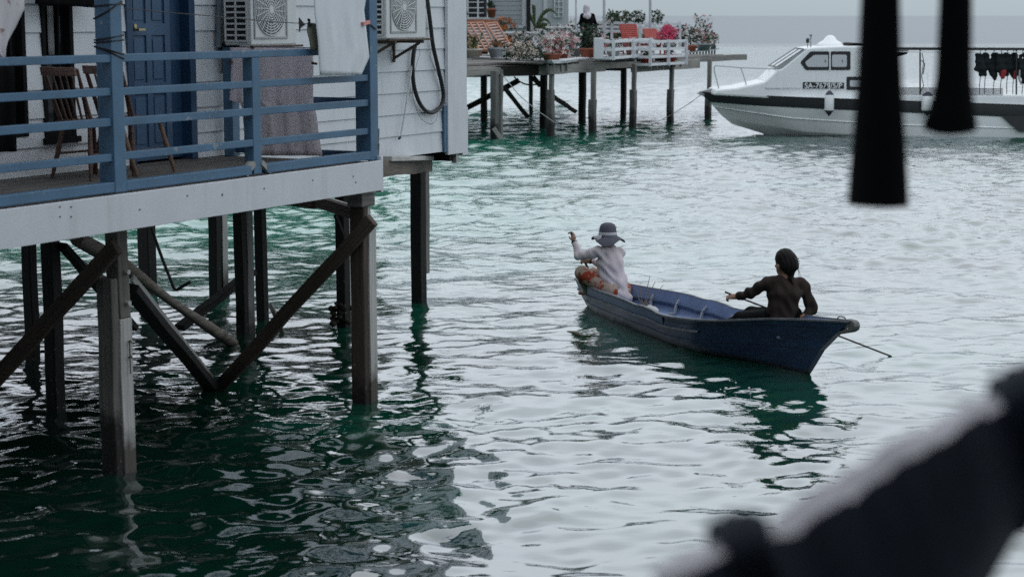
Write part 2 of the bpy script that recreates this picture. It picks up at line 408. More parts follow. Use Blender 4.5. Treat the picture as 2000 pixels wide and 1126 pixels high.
# veranda deck boards run along the front, then the white fascia
m=MB()
for v in np.arange(-.02,WV-.02,.142):
    m.beam(W(UL,v+.07,DZ-.02+R.uniform(-.003,.003)),W(.04,v+.07,DZ-.02),.132,.036)
m.build('deck',DECKW,house)
m=MB()
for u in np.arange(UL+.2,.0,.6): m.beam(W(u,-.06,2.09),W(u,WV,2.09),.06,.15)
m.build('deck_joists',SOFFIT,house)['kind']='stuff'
fas=MB();hbox(fas,UL,.06,-.14,-.10,1.945,2.212);fas=fas.build('fascia',WHITE2,house,.004)
m=MB()
m0=m
for px,py in ((117,404),(139,404),(117,423),(139,423),(273,409),(366,382),(434,379),(434,381),(690,344),(695,356),(611,352),(516,368)):
    u,z=uz(px,py,-.142);m=MB();m.tube([W(u,-.135,z),W(u,-.146,z)],.006,6);m.build('nail',RUST,fas)
m=MB();hbox(m,.065,.105,-.13,-.07,1.925,2.25);m.build('corner_strip',WHITE2,house,.004)
# roof: over the veranda and the house
m=MB();m.prism([W(UL-.3,-.3,WTOP+.05),W(UL-.3,2.6,WTOP+.75),W(UL-.3,6.9,WTOP-.1),W(UL-.3,6.9,WTOP-.18),W(UL-.3,2.6,WTOP+.66),W(UL-.3,-.3,WTOP-.03)],U*(.35-UL+.3));
m.prism([W(.36,1.2,WTOP+.28),W(.36,2.6,WTOP+.73),W(.36,6.9,WTOP-.1),W(.36,6.9,WTOP-.18),W(.36,2.6,WTOP+.64),W(.36,1.2,WTOP+.2)],U*(UR+.0));m.build('roof',paint('grey_metal_roof',(.22,.23,.24),.5),house)
# door
dj=NAVY
m=MB()
u0,u1,z0,z1=hD
hbox(m,u0-.05,u0+.03,WV-.03,WV+.09,DZ,z1+.06);hbox(m,u1-.035,u1+.05,WV-.03,WV+.09,DZ,z1+.06);hbox(m,u0+.03,u1-.035,WV-.03,WV+.09,z1,z1+.06);m.build('door_frame',NAVY,house,.004)
usplit,_=uz(335,200,WV+.05)
door=MB()
a,b=u0+.035,usplit
W2=(b-a)
def panelled(mb,a,b,zs,vf):
    st=.075;cols=[(a+st,(a+b)/2-.035),((a+b)/2+.035,b-st)]
    hbox(mb,a,b,vf+.018,vf+.04,DZ+.02,z1)
    cz=[DZ+.02]+[q for p in zs for q in p]+[z1]
    for i in range(0,len(cz)-1,2): hbox(mb,a,b,vf,vf+.017,cz[i],cz[i+1])
    for p in zs:
        for x0,x1 in((a,a+st),((a+b)/2-.035,(a+b)/2+.035),(b-st,b)): hbox(mb,x0,x1,vf,vf+.017,p[0],p[1])
        for x0,x1 in cols: hbox(mb,x0+.03,x1-.03,vf+.008,vf+.0175,p[0]+.03,p[1]-.03)
zr=lambda py:uz(300,py,WV+.05)[1]
panelled(door,a,b,[(DZ+.14,zr(183)),(zr(161),zr(69)),(zr(46),zr(-60)),(zr(-80),z1-.1)],WV+.045)
door=door.build('door',DOORB,house,.003)
hu,hz=uz(265,58,WV+.03);m=MB();m.tube([W(hu,WV+.045,hz),W(hu,WV-.01,hz)],.012,8);m.box(W(hu+.03,WV-.012,hz),.09,.015,.018,U,V,Z3);m.tube([W(hu,WV+.046,hz+.03),W(hu,WV+.03,hz+.03)],.02,10);m.build('handle',paint('brass_handle',(.45,.38,.2),.3,.1,5,.5,None,1),door)
m=MB();hbox(m,usplit+.004,u1-.036,WV+.075,WV+.115,DZ+.02,z1);m.build('door_gap_panel',NAVY,house,.003)  # navy panel stands for the dark gap beside the part-open door
# windows
def window(h,bars,name='window'):
    u0,u1,z0,z1=h
    g=MB();hbox(g,u0+.03,u1-.03,WV+.05,WV+.056,z0+.03,z1-.03);w=g.build(name,GLASS,house)
    f=MB();t=.045
    hbox(f,u0,u0+t,WV-.025,WV+.06,z0,z1);hbox(f,u1-t,u1,WV-.025,WV+.06,z0,z1);hbox(f,u0+t,u1-t,WV-.022,WV+.06,z0,z0+t);hbox(f,u0+t,u1-t,WV-.022,WV+.06,z1-t,z1)
    f.build('frame',DARKROOM,w,.003)
    for x in bars:
        f=MB();hbox(f,x-.011,x+.011,WV+.01,WV+.045,z0+t,z1-t);f.build('mullion',DARKROOM,w)
    return w
wa=window(hA,[uz(32,100,WV)[0]-.05]);wb=window(hB,[uz(118,100,WV)[0]])
for w_,px0,px1,py0,py1,c in((wb,92,105,12,108,'drape'),(wb,111,116,30,82,'drape'),(wb,126.5,128.5,26,108,'cord'),(wa,32.5,34.5,50,105,'cord')):
    a,zt=uz(px0,py0,WV+.03);b,zb_=uz(px1,py1,WV+.03)
    P=[[W(a+(b-a)*i/12,WV+.03+.012*math.sin(i*1.9),zt+(zb_-zt)*j/6) for i in range(13)] for j in range(7)]
    MB().grid(P).build(c,cloth('grey_window_cloth_%d'%px0,(.30,.31,.32) if c=='drape' else (.6,.62,.63)),w_,thick=.004)
m=MB();hbox(m,hB[0]-.03,hB[1]+.03,WV-.05,WV-.02,hB[2]-.05,hB[2]);m.build('window_sill',DARKROOM,house,.003)
# blue posts that carry the veranda roof
def bluepost(name,px,w,d,zb=DZ,zt=WTOP,v0=-.09):
    u,_=uz(px,370,v0)
    m=MB();hbox(m,u-w/2,u+w/2,v0,v0+d,zb,zt);return u,m.build(name,BLUE,house,.006)
PU1,_o=bluepost('roof_post',225+12,.13,.145,1.99+.23)
PU2,cp=bluepost('roof_post',733,.13,.16,2.215);
m=MB();hbox(m,PU2+.067,PU2+.105,-.05,.05,2.30,WTOP);m.build('post_batten',BLUE,house,.004)
# splintered foot of the corner post
m=MB()
for i in range(26):
    u=PU2+.07+R.uniform(0,.05);v=R.uniform(-.085,.05);z=R.uniform(2.2,2.26);l=R.uniform(.12,.30)
    m.beam(W(u,v,z-.02),W(u+R.uniform(-.02,.01),v+R.uniform(-.02,.02),z+l),.012,.01)
m.build('splintered_timber',wood('splintered_wood',(.05,.035,.025),(.42,.38,.33),.85,None,2),house)
# railing
rail=thing('veranda_railing','blue painted wooden railing with five bars along the white veranda','railing',W(-3,0,DZ))
RZ=[(3.165,3.222,.06),(2.922,2.978,.045),(2.70,2.76,.045),(2.452,2.508,.045)]
for z0,z1,t in RZ:
    for a,b in((UL,PU1-.03),(PU1+.066,PU2-.066)):
        if z0>3.1 and a>UL: b=uz(626,100,-.05)[0]
        m=MB();m.beam(W(a,-.05,(z0+z1)/2),W(b,-.05+R.uniform(-.004,.004),(z0+z1)/2+R.uniform(-.004,.004)),t,z1-z0);m.build('rail',BLUE,rail,.005)
m=MB();m.beam(W(uz(700,112,-.05)[0]-.12,-.05,3.19),W(PU2-.066,-.05,3.193),.06,.057);m.build('rail',NAVY,rail,.005)
for a,b in((UL,PU1-.066),(PU1+.066,-1.83),(-1.62,PU2-.03)):
    m=MB();m.beam(W(a,-.05,2.262),W(b,-.05,2.262),.075,.075);m.build('bottom_rail',BLUE,rail,.006)
for px in(499,):
    u,_=uz(px,320,-.05);m=MB();hbox(m,u-.055,u+.055,-.075,.02,2.225,3.163);m.build('rail_post',BLUE,rail,.005)
    m=MB()
    for k in(-1,1): m.beam(W(u+k*.17,-.05,2.228),W(u+k*.05,-.05,2.315),.07,.04)
    m.build('chipped_bracket',wood('bare_chipped_wood',(.2,.18,.16),(.5,.48,.45)),rail)
u=uz(-130,320,-.05)[0];m=MB();hbox(m,u-.055,u+.055,-.075,.02,2.225,3.163);m.build('rail_post',BLUE,rail,.005)
# side railing back to the wall
side=thing('side_railing','dark blue railing returning from the corner post to the wall, hung with a mauve cloth','railing',W(PU2,.8,DZ))
sv=1.50
m=MB();hbox(m,PU2-.06,PU2+.05,sv-.075,sv+.03,DZ,3.21);m.build('rail_post',BLUE,side,.005)
m=MB();hbox(m,PU2-.075,PU2+.06,sv-.085,sv+.04,3.212,3.245);m.build('post_cap',BLACKP,side,.004)
for z in(3.185,2.74,2.262):
    m=MB();m.beam(W(PU2,.075,z),W(PU2,sv-.08,z),.05,.055);m.build('rail',NAVY,side,.004)
# piles
def pile(px,py,w,d,ztop,mat,board=None,rot=None,v=None,lean=0,u=None,bmat=None):
    p=atz(px,py);m=MB();top=p+np.array([0,0,ztop])
    top=top+U*lean
    m.beam(p+np.array([0,0,-1.2])-U*lean*.6,top,w,d,up=V,jit=.006,seg=6)
    o=m.build('pile',mat,house,.012)
    if board:
        (du,dv,bw,bd,zb,zt)=board
        m=MB();q=p+U*du+V*dv;m.beam(q+Z3*zb,q+Z3*zt,bw,bd,up=V,jit=.004,seg=4);m.build('pile_board',bmat or PALEPILE,house,.006)
    return p
P1=atz(222,905)
m=MB();m.beam(W(-3.15,.335,-1.2),W(-3.15,.335,1.52),.085,.15,up=V,jit=.006,seg=6);m.build('pile',PILE,house,.01)
m=MB();m.beam(W(-3.035,.315,-1.),W(-3.045,.315,1.2),.14,.14,up=V,jit=.004,seg=5);m.build('pile_board',PALEPILE,house,.006)
m=MB();m.beam(W(-3.04,.31,1.205),W(-3.055,.31,2.05),.125,.12,up=V,jit=.003,seg=3);m.build('pile_board',wood('brown_grey_board',(.07,.062,.055),(.22,.205,.19)),house,.006)
for z,du in((1.56,.0),(1.32,-.0)): m=MB();m.tube([W(-3.03,.25,z),W(-3.03,.215,z)],.02,8);m.build('bolt',paint('pale_bolt',(.5,.5,.48),.5),house)
m=MB()
for z in(1.02,.90): m.tube([W(-3.06,.222,z),W(-3.04,.215,z+.01),W(-3.015,.222,z-.01)],.006,6); m.tube([W(-3.035,.226,z),W(-3.035,.226,z-.13)],.005,6)
m.build('bent_nail',RUST,house)
# corner pile with its sister board
m=MB();m.beam(W(-.02,.055,-1.2),W(-.02,.055,1.95),.08,.15,up=V,jit=.006,seg=6);m.build('pile',BRACE,house,.012)
m=MB();m.beam(W(.082,.05,-1.),W(.082,.05,1.60),.12,.15,up=V,jit=.003,seg=4);m.build('pile_board',PALEPILE,house,.006)
m=MB();m.beam(W(.055,.06,1.605),W(.055,.06,1.86),.07,.12,up=V);m.build('pile_board',PALEPILE,house,.005)
m=MB();hbox(m,-.1,.12,-.03,.13,1.80,1.93);m.build('pile_cap',GREYWOOD,house,.008)
# inner piles
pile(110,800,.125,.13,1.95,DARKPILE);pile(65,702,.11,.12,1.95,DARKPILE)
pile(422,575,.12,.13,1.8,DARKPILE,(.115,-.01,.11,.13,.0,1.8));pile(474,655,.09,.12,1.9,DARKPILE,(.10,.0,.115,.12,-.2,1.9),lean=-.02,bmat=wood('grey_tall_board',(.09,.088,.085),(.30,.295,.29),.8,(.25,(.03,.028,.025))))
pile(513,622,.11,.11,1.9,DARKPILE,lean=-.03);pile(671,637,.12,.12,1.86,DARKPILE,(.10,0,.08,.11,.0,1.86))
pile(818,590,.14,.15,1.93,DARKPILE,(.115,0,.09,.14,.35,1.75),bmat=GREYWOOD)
for u,v in((-5.6,.3),(-5.2,2.5),(-6.8,4.2),(-4.2,4.4),(-2.6,6.1),(-5.,6.2),(1.,6.1),(4.3,6.0),(-7.9,.3)):
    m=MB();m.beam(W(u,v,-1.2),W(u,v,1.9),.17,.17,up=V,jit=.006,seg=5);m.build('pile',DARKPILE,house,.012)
# barnacle clumps on the pile near the corner
m=MB();p=atz(665,637)
for i in range(40):
    c=p+np.array([R.uniform(-.11,.11),R.uniform(-.12,.05),R.uniform(.05,.30)]);r=R.uniform(.02,.045)
    m.lathe([(0,-r),(r*.8,-r*.5),(r,0),(r*.7,r*.6),(0,r)],c,6)
m.build('barnacles',paint('barnacle_crust',(.028,.026,.02),.9,.5,14,.2,(.3,.25,.18)),house)['kind']='stuff'
# braces
def brace(p0,p1,w,h,mat,name='brace',**k):
    m=MB();m.beam(p0,p1,w,h,up=k.pop('up',V),jit=k.pop('jit',.006),seg=6);return m.build(name,mat,house,.01)
a=vz(722,428,-.14);b=(1.72,-.12)
brace(W(-.13,a[0]-.02,a[1]),W(-.13,b[0],b[1]),.125,.065,BRACE,up=U)
a=vz(228,480,-3.26);b=vz(-30,765,-3.26)
brace(W(-3.26,a[0],a[1]),W(-3.26,b[0],b[1]),.125,.065,BRACE,up=U)
p0=aty(252,560,14.55);p1=aty(420,765,17.3)
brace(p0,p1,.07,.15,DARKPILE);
off=np.array([.035,-.03,.075]);brace(p0+off,aty(412,742,17.2)+np.array([.01,0,.02]),.06,.03,PALEPILE,'brace_board')
# fallen round log leaning from an inner pile into the water
m=MB();q0=aty(150,466,16.);q1=atz(462,668);pts=[q0+(q1-q0)*t+np.array([.02*math.sin(9*t),0,.03*math.sin(5*t)-.02*t]) for t in np.linspace(0,1.04,14)]
m.tube(pts,[.066+.012*math.sin(7*i)-.0015*i for i in range(14)],9);LOG=m
brace(aty(120,478,16.2),aty(262,640,17.5),.06,.10,DARKPILE);
brace(aty(492,530,20.9),aty(350,640,19.6),.07,.13,DARKPILE)
brace(aty(100,470,16.6),aty(226,560,17.2),.05,.05,PALEPILE,'brace_board')
brace(aty(398,560,20.6)+np.array([.75,0,-.2]),aty(430,640,19.8)+np.array([.9,.0,-.6]),.05,.05,PALEPILE,'brace_board')
# ledgers under the deck at the corner
m=MB();m.beam(aty(612,391,17.9),aty(694,417,16.75),.06,.11);m.build('ledger',BRACE,house,.006)
m=MB();m.beam(aty(640,389,17.75),aty(694,405,16.8),.03,.035);m.build('ledger_board',PALEPILE,house,.004)
m=MB();m.beam(aty(560,391,18.2),aty(618,398,17.8),.1,.09);m.build('ledger',BRACE,house,.006)
m=MB();m.beam(aty(655,420,20.2),aty(672,462,20.3),.04,.03);m.build('strut',DARKPILE,house)
m=MB();m.beam(aty(738,330,18.2),aty(835,322,22.3),.12,.16,jit=.006,seg=5);m.build('ledger',wood('rusty_ledger_wood',(.03,.026,.022),(.22,.18,.15)),house,.006)
m=MB();m.beam(aty(752,310,18.6),aty(862,308,22.2),.14,.05);m.build('ledger_board',PALEPILE,house,.005)
m=MB();m.beam(aty(800,302,21.7),aty(878,303,22.5),.16,.12);m.build('ledger',SOFFIT,house,.005)
# right end trim of the wall
u0,z0=uz(866,298,WV-.03);u1,_=uz(871,298,WV-.03)
zt=uz(868,206,WV-.03)[1]
m=MB();hbox(m,u0,u1,WV-.045,WV-.019,z0,zt);m.build('corner_trim',BLUE,house,.003)
m=MB();hbox(m,u1+.004,UR-.10,WV-.06,WV-.0185,1.93,WTOP);m.build('corner_board',WHITE2,house,.004)
m=MB();hbox(m,UR-.098,UR+.03,WV-.05,WV+.10,1.90,zt-.04);hbox(m,UR-.098,UR+.022,WV-.04,WV+.10,zt-.039,WTOP);m.build('corner_board',WHITE2,house,.004)
m=MB();hbox(m,UR-.2,UR-.14,WV-.02,WV+.04,1.82,1.93);m.build('corner_stub',PALEPILE,house)
p=atz(462,668);LOG=LOG.build('fallen_log',wood('driftwood_log',(.10,.085,.07),(.36,.315,.28),.85,(.12,(.02,.017,.014)),.8));tag(LOG,'bare round log leaning under the white deck with one end in the water','log')
# hooked rod below the fascia
m=MB();y0=15.4;m.tube([aty(288,418,y0),aty(297,450,y0),aty(318,508,y0),aty(340,563,y0),aty(345,566,y0),aty(372,550,y0)],.014,8)
tag(m.build('hooked_rod',BLACKP),'thin dark bent rod dangling below the white fascia, hooked at its tip','rod')

# ------------------------------------------------------------------ chairs on the veranda
def make_chair(label):
    t=thing('wooden_chair',label,'chair',(0,0,0),0,'spindle-back chairs on the veranda')
    # local: +X is the way the sitter faces, back rest leans towards -X
    s=MB();s.prism([(-.20,-.20,.43),(.22,-.22,.43),(.24,-.1,.43),(.24,.1,.43),(.22,.22,.43),(-.20,.20,.43)],(0,0,.035));s.build('seat',CHAIRW,t,.01)
    for y in np.linspace(-.155,.155,6):
        m=MB();m.tube([(-.17,y*.95,.46),(-.235,y*1.1,.66),(-.295,y*1.2,.86)],[.009,.0105,.008],7);m.build('spindle',CHAIRW,t)
    for y in(-.19,.19):
        m=MB();m.tube([(-.16,y*.95,.46),(-.31,y*1.06,.88)],[.016,.011],8);m.build('back_post',CHAIRW,t)
    m=MB();P=[]
    for i in range(9):
        y=-.20+.40*i/8;c=-.30-.03*(1-(y/.20)**2)
        P.append((c,y))
    for k in range(8):
        (x0,y0),(x1,y1)=P[k],P[k+1]
        m.add([(x0,y0,.825),(x1,y1,.825),(x1-.015,y1,.895),(x0-.015,y0,.895),(x0-.028,y0,.825),(x1-.028,y1,.825),(x1-.04,y1,.892),(x0-.04,y0,.892)],
              [(0,1,2,3),(5,4,7,6),(3,2,6,7),(1,0,4,5)]+([(0,3,7,4)] if k==0 else [])+([(1,5,6,2)] if k==7 else []))
    m.build('top_rail',wood('reddish_top_rail',(.10,.055,.045),(.27,.17,.15),.4,None,1.5,None,.5),t,.006)
    for x,y,mt in((-.15,-.15,CHAIRW),(-.15,.15,CHAIRW),(.17,-.16,LIGHTLEG),(.17,.16,CHAIRW)):
        m=MB();m.tube([(x,y,.44),(x*1.25,y*1.25,.22),(x*1.52,y*1.5,.0)],[.017,.021,.014],8);m.build('leg',mt,t)
    for y in(-.18,.18):
        m=MB();m.tube([(-.19,y,.2),(.22,y,.2)],.010,7);m.build('stretcher',CHAIRW,t)
    return t
ang=math.atan2(U[1],U[0])
c1=make_chair('spindle-back wooden chair standing in front of the tall dark window')
p=atz(127,349,DZ+.003);c1.location=tuple(W((p-O)@U+.20,1.06,DZ+.003));c1.rotation_euler=(0,0,ang-.12)
p=atz(255,341,DZ+.003);c2=dup(c1,W((p-O)@U+.14,1.06,DZ+.003),ang-.05,'spindle-back wooden chair before the blue door, partly hidden by the thick blue post')

# ------------------------------------------------------------------ air conditioners
def make_ac(name,label,pxf0,pxf1,pyb,vf,group):
    (u0,zb)=uz(pxf0,pyb,vf);u1,_=uz(pxf1,pyb,vf);h=.62;vb=vf+.30;zt=zb+h
    a=thing('air_conditioner',label,'air conditioner',W((u0+u1)/2,vf+.15,zb),0,group)
    m=MB();hbox(m,u0,u1,vf,vb,zb,zt);m.build('casing',ACW,a,.012)
    # coil grille on the side face
    g=MB();hbox(g,u0-.004,u0-.001,vf+.05,vb-.02,zb+.04,zt-.03);g.build('coil_grille_backing',BLACKP,a)
    g=MB()
    for z in np.arange(zb+.04,zt-.02,.052): hbox(g,u0-.012,u0-.0045,vf+.035,vb-.01,z-.009,z+.009)
    for v in(vf+.042,vf+.165,vb-.017): hbox(g,u0-.0135,u0-.005,v-.009,v+.009,zb+.035,zt-.025)
    g.build('coil_grille',ACW,a)
    # fan guard: raised square frame with a mesh of rings
    cu=u0+(u1-u0)*.42;cz=zb+h*.52;r=.235
    f=MB();s=.265
    for q in((cu-s,cu-s+.02,cz-s,cz+s),(cu+s-.02,cu+s,cz-s,cz+s)): hbox(f,q[0],q[1],vf-.012,vf-.001,q[2],q[3])
    for q in((cu-s+.02,cu+s-.02,cz-s,cz-s+.02),(cu-s+.02,cu+s-.02,cz+s-.02,cz+s)): hbox(f,q[0],q[1],vf-.011,vf-.001,q[2],q[3])
    f.build('fan_frame',ACG,a,.003)
    d=MB();d.lathe([(0,0),(r,0)],(0,0,0),32);d2=MB()
    d2.add([W(cu+x,vf-.002,cz+y) for x,y,_ in d.v],d.f);d2.build('fan_opening',paint('shaded_fan_opening_'+name,(.30,.31,.32),.7,.2,6),a)
    f=MB()
    for k,rr in enumerate(np.linspace(.035,r,9)):
        f.tube([W(cu+rr*math.cos(t),vf-.010,cz+rr*math.sin(t)) for t in np.linspace(0,2*math.pi,33)],.0055,5,cap=False)
    for t in np.linspace(0,2*math.pi,20,endpoint=False): f.tube([W(cu+.03*math.cos(t),vf-.011,cz+.03*math.sin(t)),W(cu+r*math.cos(t+.25),vf-.011,cz+r*math.sin(t+.25))],.0045,5)
    f.tube([W(cu,vf-.018,cz),W(cu,vf-.002,cz)],.034,16)
    f.build('fan_guard',ACW,a)
    # rusty bracket
    for u in(u0+.12,u1-.12):
        b=MB();b.beam(W(u,WV-.02,zb-.035),W(u,vf-.04,zb-.035),.035,.035,up=Z3);b.beam(W(u,WV-.025,zb-.22),W(u,vf+.01,zb-.05),.02,.028,up=Z3);b.beam(W(u,WV-.03,zb-.26),W(u,WV-.03,zb-.05),.035,.02,up=V);b.build('bracket',RUST,a,.003)
    b=MB();b.beam(W(u0-.02,vf-.02,zb-.012),W(u1+.05,vf-.02,zb-.012),.04,.02,up=Z3);b.build('bracket_rail',RUST,a,.003)
    return u0,u1,zb
make_ac('a','white air conditioner on the wall above the draped mauve cloth',491,580,89,1.16,'outdoor air conditioner units')
make_ac('b','white air conditioner on a rusty bracket right of the blue corner post',755,832,76,1.24,'outdoor air conditioner units')

# ------------------------------------------------------------------ laundry
def hung(name,label,cat,edgeL,edgeR,vfun,mat,nx=24,nz=18,fold=.02,nf=5,group=None,plane='v',thick=.004,ph=0.):
    """cloth between two edge polylines (pixels, top to bottom) on a vertical plane, with folds"""
    def samp(e,t):
        e=np.array(e,float);s=np.linspace(0,1,len(e));return np.array([np.interp(t,s,e[:,0]),np.interp(t,s,e[:,1])])
    P=[]
    for j in range(nz+1):
        t=j/nz;l=samp(edgeL,t);r=samp(edgeR,t);row=[]
        for i in range(nx+1):
            s=i/nx;px,py=l*(1-s)+r*s
            w=fold*(.25+.75*t)*(math.sin(s*nf*6.283+ph+1.5*t)+.4*math.sin(s*nf*14+2+ph))
            if plane=='v': q=atplane(px,py,O+V*vfun,V)+V*w
            else: q=atplane(px,py,O+U*vfun,U)+U*w
            row.append(q)
        P.append(row)
    m=MB();m.grid(P)
    return tag(m.build(name,mat,thick=thick),label,cat,group)
hung('hanging_sheet','plain white sheet drying over the railing beside the blue corner post','sheet',[(611,-40),(616,30),(623,80),(628,147)],[(722,-40),(712,20),(722,112),(706,146)],-.20,SHEET,fold=.012,nf=2.3)
hung('olive_cloth','small olive cloth pegged at the left edge of the white sheet','cloth',[(601,44),(600,60),(606,80),(609,97)],[(617,46),(619,62),(624,85),(625,100)],-.13,OLIVE,8,8,.01,1.5)
m_=[(449,93),(452,120),(450,165),(447,196),(470,203),(475,250),(481,304)]
hung('draped_cloth','mauve beige cloth draped over the side railing below the air conditioner','cloth',m_,[(611,94),(612,130),(611,165),(611,200),(617,225),(621,262),(628,304)],PU2-.11,BEIGE,34,24,.012,4,plane='u')
hung('patterned_cloth','pale cloth with faded brown spots hanging in front of the left dark opening','cloth',[(-60,-40),(-55,20),(-30,70),(-10,110),(2,116)],[(50,-40),(50,18),(33,55),(15,88),(6,114)],.02,PINKC,16,16,.02,2.2)
hung('black_garment','black garment hanging low in front of the leftmost dark window','garment',[(-25,128),(-22,200),(-20,270),(-12,297)],[(26,128),(30,200),(33,262),(35,296)],1.25,BLACKC,12,14,.02,2)
hung('black_cloth','black cloth slung across the top of the narrow dark window','cloth',[(72,-40),(72,-10),(72,8)],[(198,-40),(197,-5),(194,16)],1.38,BLACKC,16,6,.015,2.3)
# clothes line with a small pennant and pegs
q=lambda px,py,v:atplane(px,py,O+V*v,V)
m=MB();m.tube([q(243,16,-.1),q(330,25,-.11),q(420,32,-.12),q(520,42,-.13),q(612,47.5,-.14),q(700,44,-.15),q(726,41,-.1)],.0035,5)
tag(m.build('clothes_line',WIRE),'thin dark clothes line strung between the two tall blue posts','clothes line')
m=MB();m.prism([q(584,34,-.135),q(597,49,-.135),q(584.5,63,-.135)],V*.004);o=tag(m.build('pennant',paint('dark_pennant',(.02,.02,.022),.8)),'small black and white triangular pennant on the clothes line','pennant')
m=MB();m.prism([q(586.5,56,-.138),q(595,49.3,-.138),q(596.5,50.5,-.138),q(587,60,-.138)],-V*.002);m.build('pennant_stripe',WHITE2,o)
m=MB();m.beam(q(602,37,-.14),q(607,52,-.14),.012,.014);m.beam(q(605,38,-.145),q(603,52,-.145),.010,.012);tag(m.build('clothes_peg',BLACKP),'dark clothes peg at the corner of the olive cloth','clothes peg')
m=MB();m.beam(q(708,47,-.21),q(721,43,-.16),.02,.03);tag(m.build('clothes_peg',paint('pink_peg',(.6,.22,.2),.5)),'pink clothes peg at the upper right corner of the white sheet','clothes peg')
for px,py,w,lb in((449,122,10,'brown clip gripping the mauve cloth near the short blue post'),(614,122,10,'brown clip gripping the mauve cloth beside the white sheet')):
    m=MB();a=atplane(px-w/2,py+1,O+U*(PU2-.15),U);b=atplane(px+w/2,py-1 if px<500 else py+3,O+U*(PU2-.15),U);m.beam(a,b,.02,.02);tag(m.build('clip',CHAIRW,bevel=.003),lb,'clip')
# cord wound round the roof post
m=MB()
for py,sl in((10,2),(20,14),(74,4),(81,2),(99,-6),(103,-10)):
    u=PU1;z=uz(226,py,-.09)[1];k=-.0045*sl
    m.tube([W(u-.07,.06,z+k),W(u-.07,-.094,z),W(u+.07,-.094,z-k*1.),W(u+.07,.06,z-k*1.5)],.0065,6)
tag(m.build('tied_cord',BLACKP),'black cord wound several times round the thick blue veranda post','cord')
m=MB();m.tube([q(716,47,-.1),q(726,50,-.1),q(735,58,-.1)],.006,5);m.tube([q(724,49,-.1),q(745,44,.05)],.006,5);tag(m.build('tied_cord',BLACKP),'black cord knotted round the blue corner post beside the pink peg','cord')
# black hose and thin cables on the right part of the wall
qw=lambda px,py:atplane(px,py,O+V*(WV-.06),V)
def smooth(pts,n=8):
    pts=[np.array(p,float) for p in pts];out=[]
    for i in range(len(pts)-1):
        p0=pts[max(i-1,0)];p1=pts[i];p2=pts[i+1];p3=pts[min(i+2,len(pts)-1)]
        for k in range(n):
            t=k/n;out.append(.5*((2*p1)+(p2-p0)*t+(2*p0-5*p1+4*p2-p3)*t*t+(3*p1-p0-3*p2+p3)*t**3))
    return out+[pts[-1]]
m=MB();m.tube([qw(*p) for p in smooth([(831,-30),(836,10),(841,50),(846,90),(855,130),(863,165),(866,188),(862,206),(852,216),(842,220),(830,215),(818,198),(809,170),(806,140),(807,112),(811,88)])],.023,10)
tag(m.build('black_hose',paint('black_hose_rubber',(.012,.012,.013),.45,.3,10,.4,(.08,.08,.08))),'thick black hose hanging in a long loop on the white wall','hose')
m=MB();m.tube([qw(*p) for p in smooth([(809,98),(806,118),(803,140),(796,185),(789,230),(782,268)])],.009,7);tag(m.build('drain_tube',paint('white_tube',(.58,.6,.6),.5)),'thin pale drain tube running down the white wall from the hose end','tube')
m=MB();m.tube([qw(782,268),qw(779,271)],.014,7);
m.tube([qw(*p) for p in smooth([(818,92),(820,105),(816,118),(808,150),(806,185),(818,225),(834,240),(846,241),(853,230),(854,220)])],.0025,4);tag(m.build('loose_cable',WIRE),'thin loose wire trailing below the loop of the black hose','cable')
m=MB();m.tube([qw(*p) for p in smooth([(846,92),(840,105),(842,118),(852,140),(860,160)])],.0022,4);tag(m.build('loose_cable',WIRE),'short thin wire curling beside the right side of the black hose','cable')
# pipe and panel at the left of the first air conditioner
m=MB();m.tube([qw(430,-30),qw(428,40),qw(427,92)],.028,10);tag(m.build('drain_pipe',paint('grey_blue_pipe',(.16,.20,.24),.5)),'grey vertical pipe on the wall just left of the first air conditioner','pipe')
m=MB();a_,zt=uz(432,-30,WV-.05);b_,zb2=uz(451,92,WV-.05);hbox(m,a_,b_,WV-.06,WV-.02,zb2,zt);tag(m.build('stained_panel',paint('stained_panel_paint',(.36,.35,.33),.6,.3,2.4,.3,(.13,.115,.09)),bevel=.003),'stained greyish panel beside the first air conditioner','panel')

# ------------------------------------------------------------------ SDF figures: smooth unions of tapered capsules -> one closed surface
def surface_nets(Fd,org,h):
    ins=Fd<0;nx,ny,nz=Fd.shape
    S=np.zeros((nx-1,ny-1,nz-1,3));C=np.zeros((nx-1,ny-1,nz-1));quads=[]
    for ax in range(3):
        a=[slice(None)]*3;b=[slice(None)]*3;a[ax]=slice(None,-1);b[ax]=slice(1,None)
        fa=Fd[tuple(a)];fb=Fd[tuple(b)];cr=ins[tuple(a)]!=ins[tuple(b)]
        idx=np.argwhere(cr);o1,o2=[k for k in range(3) if k!=ax]
        lim=[nx,ny,nz]
        ok=(idx[:,o1]>0)&(idx[:,o2]>0)&(idx[:,o1]<lim[o1]-1)&(idx[:,o2]<lim[o2]-1);idx=idx[ok]
        if not len(idx):continue
        va=fa[tuple(idx.T)];vb=fb[tuple(idx.T)];t=va/(va-vb)
        p=idx.astype(float);p[:,ax]+=t
        cells=[]
        for d1,d2 in((-1,-1),(0,-1),(0,0),(-1,0)):
            c=idx.copy();c[:,o1]+=d1;c[:,o2]+=d2;cells.append(c)
            np.add.at(S,tuple(c.T),p);np.add.at(C,tuple(c.T),1)
        fl=(va<0)
        if ax==1: fl=~fl
        quads.append((cells,fl))
    used=np.argwhere(C>0);mp=-np.ones(C.shape,int);mp[tuple(used.T)]=np.arange(len(used))
    Vv=S[tuple(used.T)]/C[tuple(used.T)][:,None]*h+org
    out=[]
    for cells,fl in quads:
        q=np.stack([mp[tuple(c.T)] for c in cells],-1);q[~fl]=q[~fl][:,::-1];out.append(q)
    return Vv,np.concatenate(out)
